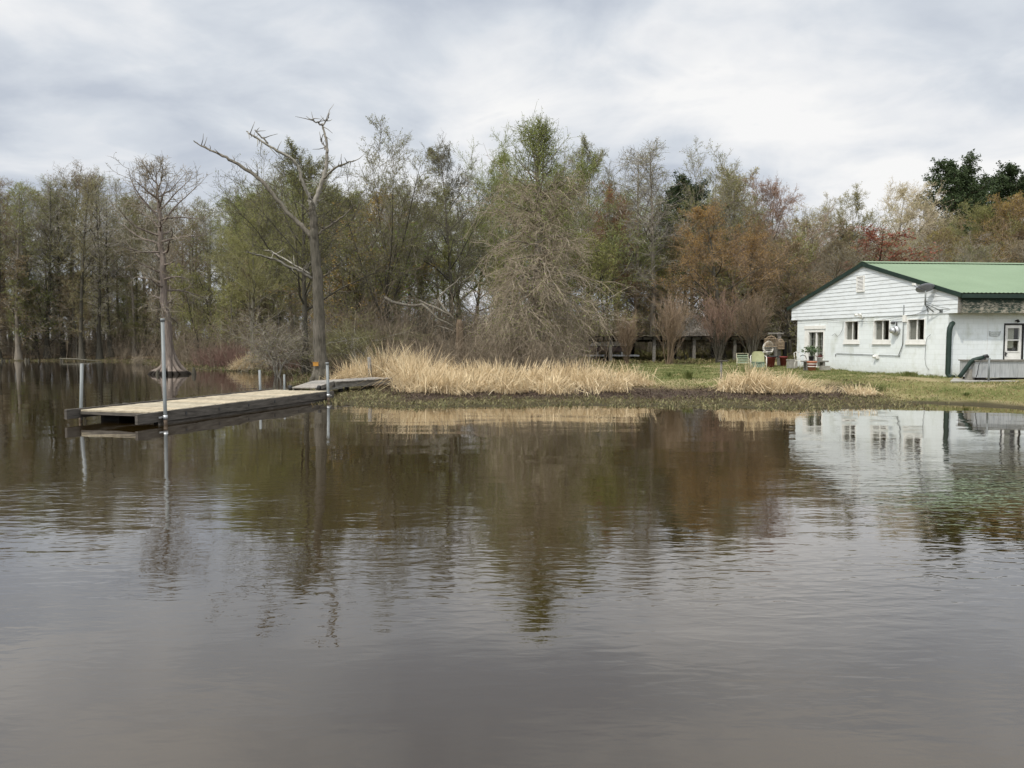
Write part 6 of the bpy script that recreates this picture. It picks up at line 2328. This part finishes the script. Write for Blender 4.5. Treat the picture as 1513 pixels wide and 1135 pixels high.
# lawn and dry grass
def not_house(x, y):
    q = np.stack([x - HC[0], y - HC[1]], -1)
    det = HU[0] * HV[1] - HU[1] * HV[0]
    u = (q[:, 0] * HV[1] - q[:, 1] * HV[0]) / det
    v = (HU[0] * q[:, 1] - HU[1] * q[:, 0]) / det
    return np.where((u > -0.02) & (v > -0.02), 0.0, 1.0) * np.where((x > 14.45) & (y > 25.95) & (y < 28.25), 0.0, 1.0)


b, d = scatter(150000, 2.5, 22, 19.5, 47, r, lambda x, y, d: lawn_mask(x, y, d) * not_house(x, y) * np.interp(y, [20, 30, 47], [1.0, 0.75, 0.4]))
B = len(b)
gcl = clumpy(b[:, 0] * 0.8 + 3, b[:, 1] * 0.7)
dryp = np.clip((6.4 - d) / 2.0, 0.15, 0.85) * np.where(b[:, 0] > 11.5, 1.0, 0.95)
dryp = np.where(gcl > 0.72, dryp * 0.35, dryp)
isdry = r.uniform(0, 1, B) < dryp
h = np.where(isdry, r.uniform(0.02, 0.09, B), r.uniform(0.03, 0.10, B) * (0.6 + 0.9 * gcl ** 2))
near_wall = np.exp(-((HX(np.array([[0, 0, 0.0]]))[0][0] - b[:, 0] - 0.27 * (b[:, 1] - 29)) / 0.55) ** 2) * (b[:, 1] > 28.4)
h = h * (1 + 1.6 * near_wall * r.uniform(0, 1, B))
a = r.uniform(0, 2 * PI, B)
lean = np.stack([np.cos(a), np.sin(a)], -1) * (h * r.uniform(0.3, 1.3, B))[:, None]
wd = r.uniform(0.008, 0.018, B) * np.interp(b[:, 1], [20, 45], [1, 1.8])
for sel, nm, mm in ((~isdry, 'lawn_grass', 'lawn'), (isdry, 'dry_grass', 'dry_grass')):
    mb = MB()
    blades(mb, b[sel], h[sel], lean[sel], np.full(sel.sum(), 0.25), wd[sel], 3, r)
    mb.obj(nm, M[mm], kind='stuff')

# separate grass tufts one can point to
def tuft(px, Y, h, n, w_, label, mat='lawn'):
    bb = gpt(at(px, 505, Y)[0], Y)
    rr = np.random.default_rng(int(px))
    B = n
    a = rr.uniform(0, 2 * PI, B)
    q = np.abs(rr.normal(0, w_, B))
    base = np.stack([q * np.cos(a), q * np.sin(a), np.zeros(B)], -1)
    hh = h * rr.uniform(0.5, 1.1, B)
    mb = MB()
    blades(mb, base, hh, np.stack([np.cos(a), np.sin(a)], -1) * (hh * rr.uniform(0.1, 0.6, B))[:, None], np.full(B, 0.2), rr.uniform(0.01, 0.018, B), 4, rr)
    t = thing('grass_tuft', label, 'grass', tuple(bb), 0, None, mb.mesh('grass_tuft', [M[mat]]))


tuft(1018, 28.4, 0.46, 160, 0.08, 'upright dark green grass tuft on the open lawn edge between the two reed beds')
tuft(1429, 23.6, 0.14, 130, 0.08, 'small round green grass tuft on the dry slope before the house corner')
tuft(990, 29.6, 0.26, 90, 0.10, 'short green tuft just left of the dark upright tuft')
tuft(1345, 28.6, 0.24, 260, 0.16, 'leafy green weeds at the foot of the white gable wall')
tuft(1300, 25.4, 0.28, 140, 0.14, 'green tuft at the right end of the small reed patch')


# brush thickets under the trees
def thicket(name, label, seed, n, box, keep, hr, mat, lean=0.25, nb=5, nb2=3):
    r = np.random.default_rng(seed)
    b, d = scatter(n, *box, r, keep)
    B = len(b)
    dirs = np.tile(UP, (B, 1)) + r.normal(0, lean, (B, 3)) * [1, 1, 0]
    hh = r.uniform(hr[0], hr[1], B)
    P = grow(b - [0, 0, 0.1], dirs, hh, 5, 0.10, 0.03, r)
    R = taper(r.uniform(0.012, 0.028, B), 0.007, 5)
    mb = MB()
    mb.tubes(P, R, 3)
    bb, dd, rad, t, pi = sprout(P, R, nb, 0.2, 1.0, 42, 14, r, 0.7)
    Q = grow(bb, dd, hh[pi] * 0.35 * r.uniform(0.5, 1.2, len(pi)), 4, 0.14, 0.02, r)
    RQ = taper(np.clip(rad, 0.009, 0.014), 0.006, 4)
    mb.tubes(Q, RQ, 3)
    bb, dd, rad, t, pi2 = sprout(Q, RQ, nb2, 0.2, 1.0, 42, 14, r, 0.7)
    Q2 = grow(bb, dd, r.uniform(0.2, 0.6, len(pi2)), 3, 0.14, 0.0, r)
    mb.tubes(Q2, taper(np.clip(rad, 0.008, 0.010), 0.005, 3), 3)
    o = mb.obj(name, M[mat], kind='stuff')
    o['label'] = label
    o['category'] = 'brush'


thicket('brush', 'grey brown bare thicket on the floor of the wood behind the reeds and carport', 31, 4200, (-12, 30, 33, 62),
        lambda x, y, d: np.where((y > np.interp(x, [-12, -6, -3, 5, 8, 14, 30], [44, 38, 41, 43, 53, 53, 56])), 1.0, 0.0), (1.2, 4.2), 'brush')
thicket('brush', 'brown brush under the swamp trees along the far left bank', 32, 5200, (-66, -10, 40, 88),
        lambda x, y, d: np.interp(d, [1.0, 2.2, 12, 20], [0, 1, 1, 0.3]), (0.5, 3.8), 'brush', 0.35)
thicket('brush', 'low reddish brown brush by the water right of the flared cypress', 33, 1500, (-24, -13, 46, 58),
        lambda x, y, d: np.interp(d, [1.2, 2.0, 5, 7], [0, 1, 1, 0]), (0.5, 1.6), 'brush_red', 0.4)
thicket('brush', 'thin twiggy growth rising from behind the long reed bed', 34, 420, (-6, 5, 29, 38),
        lambda x, y, d: np.where(y > 29.5 + 0.3 * np.abs(x), 1.0, 0.0) * np.where(x > 2.6, 0.0, 1.0), (0.6, 1.9), 'brush', 0.3, 5, 2)
# green-brown ground growth under the carport
r = np.random.default_rng(41)
b, d = scatter(60000, 2, 22, 45, 60, r, lambda x, y, d: (0.3 + 0.7 * clumpy(x, y)) * np.where(y < 51, 0.4, 1.0))
B = len(b)
a = r.uniform(0, 2 * PI, B)
h = r.uniform(0.08, 0.36, B) * np.interp(b[:, 1], [50, 53], [1.0, 3.2]) * (0.4 + clumpy(b[:, 0] * 0.6, b[:, 1]))
mb = MB()
blades(mb, b, h, np.stack([np.cos(a), np.sin(a)], -1) * (h * r.uniform(0.3, 1.4, B))[:, None], np.full(B, 0.3), r.uniform(0.03, 0.07, B), 3, r)
mb.obj('undergrowth', M['undergrowth'], kind='stuff')

thicket('brush', 'hazy brown brush closing the view far beyond the swamp trees', 35, 3400, (-120, 70, 92, 125), lambda x, y, d: np.ones(len(x)), (2.0, 5.5), 'brush', 0.25, 6, 3)
# a far wood closes the view beyond the single trees
r = np.random.default_rng(51)
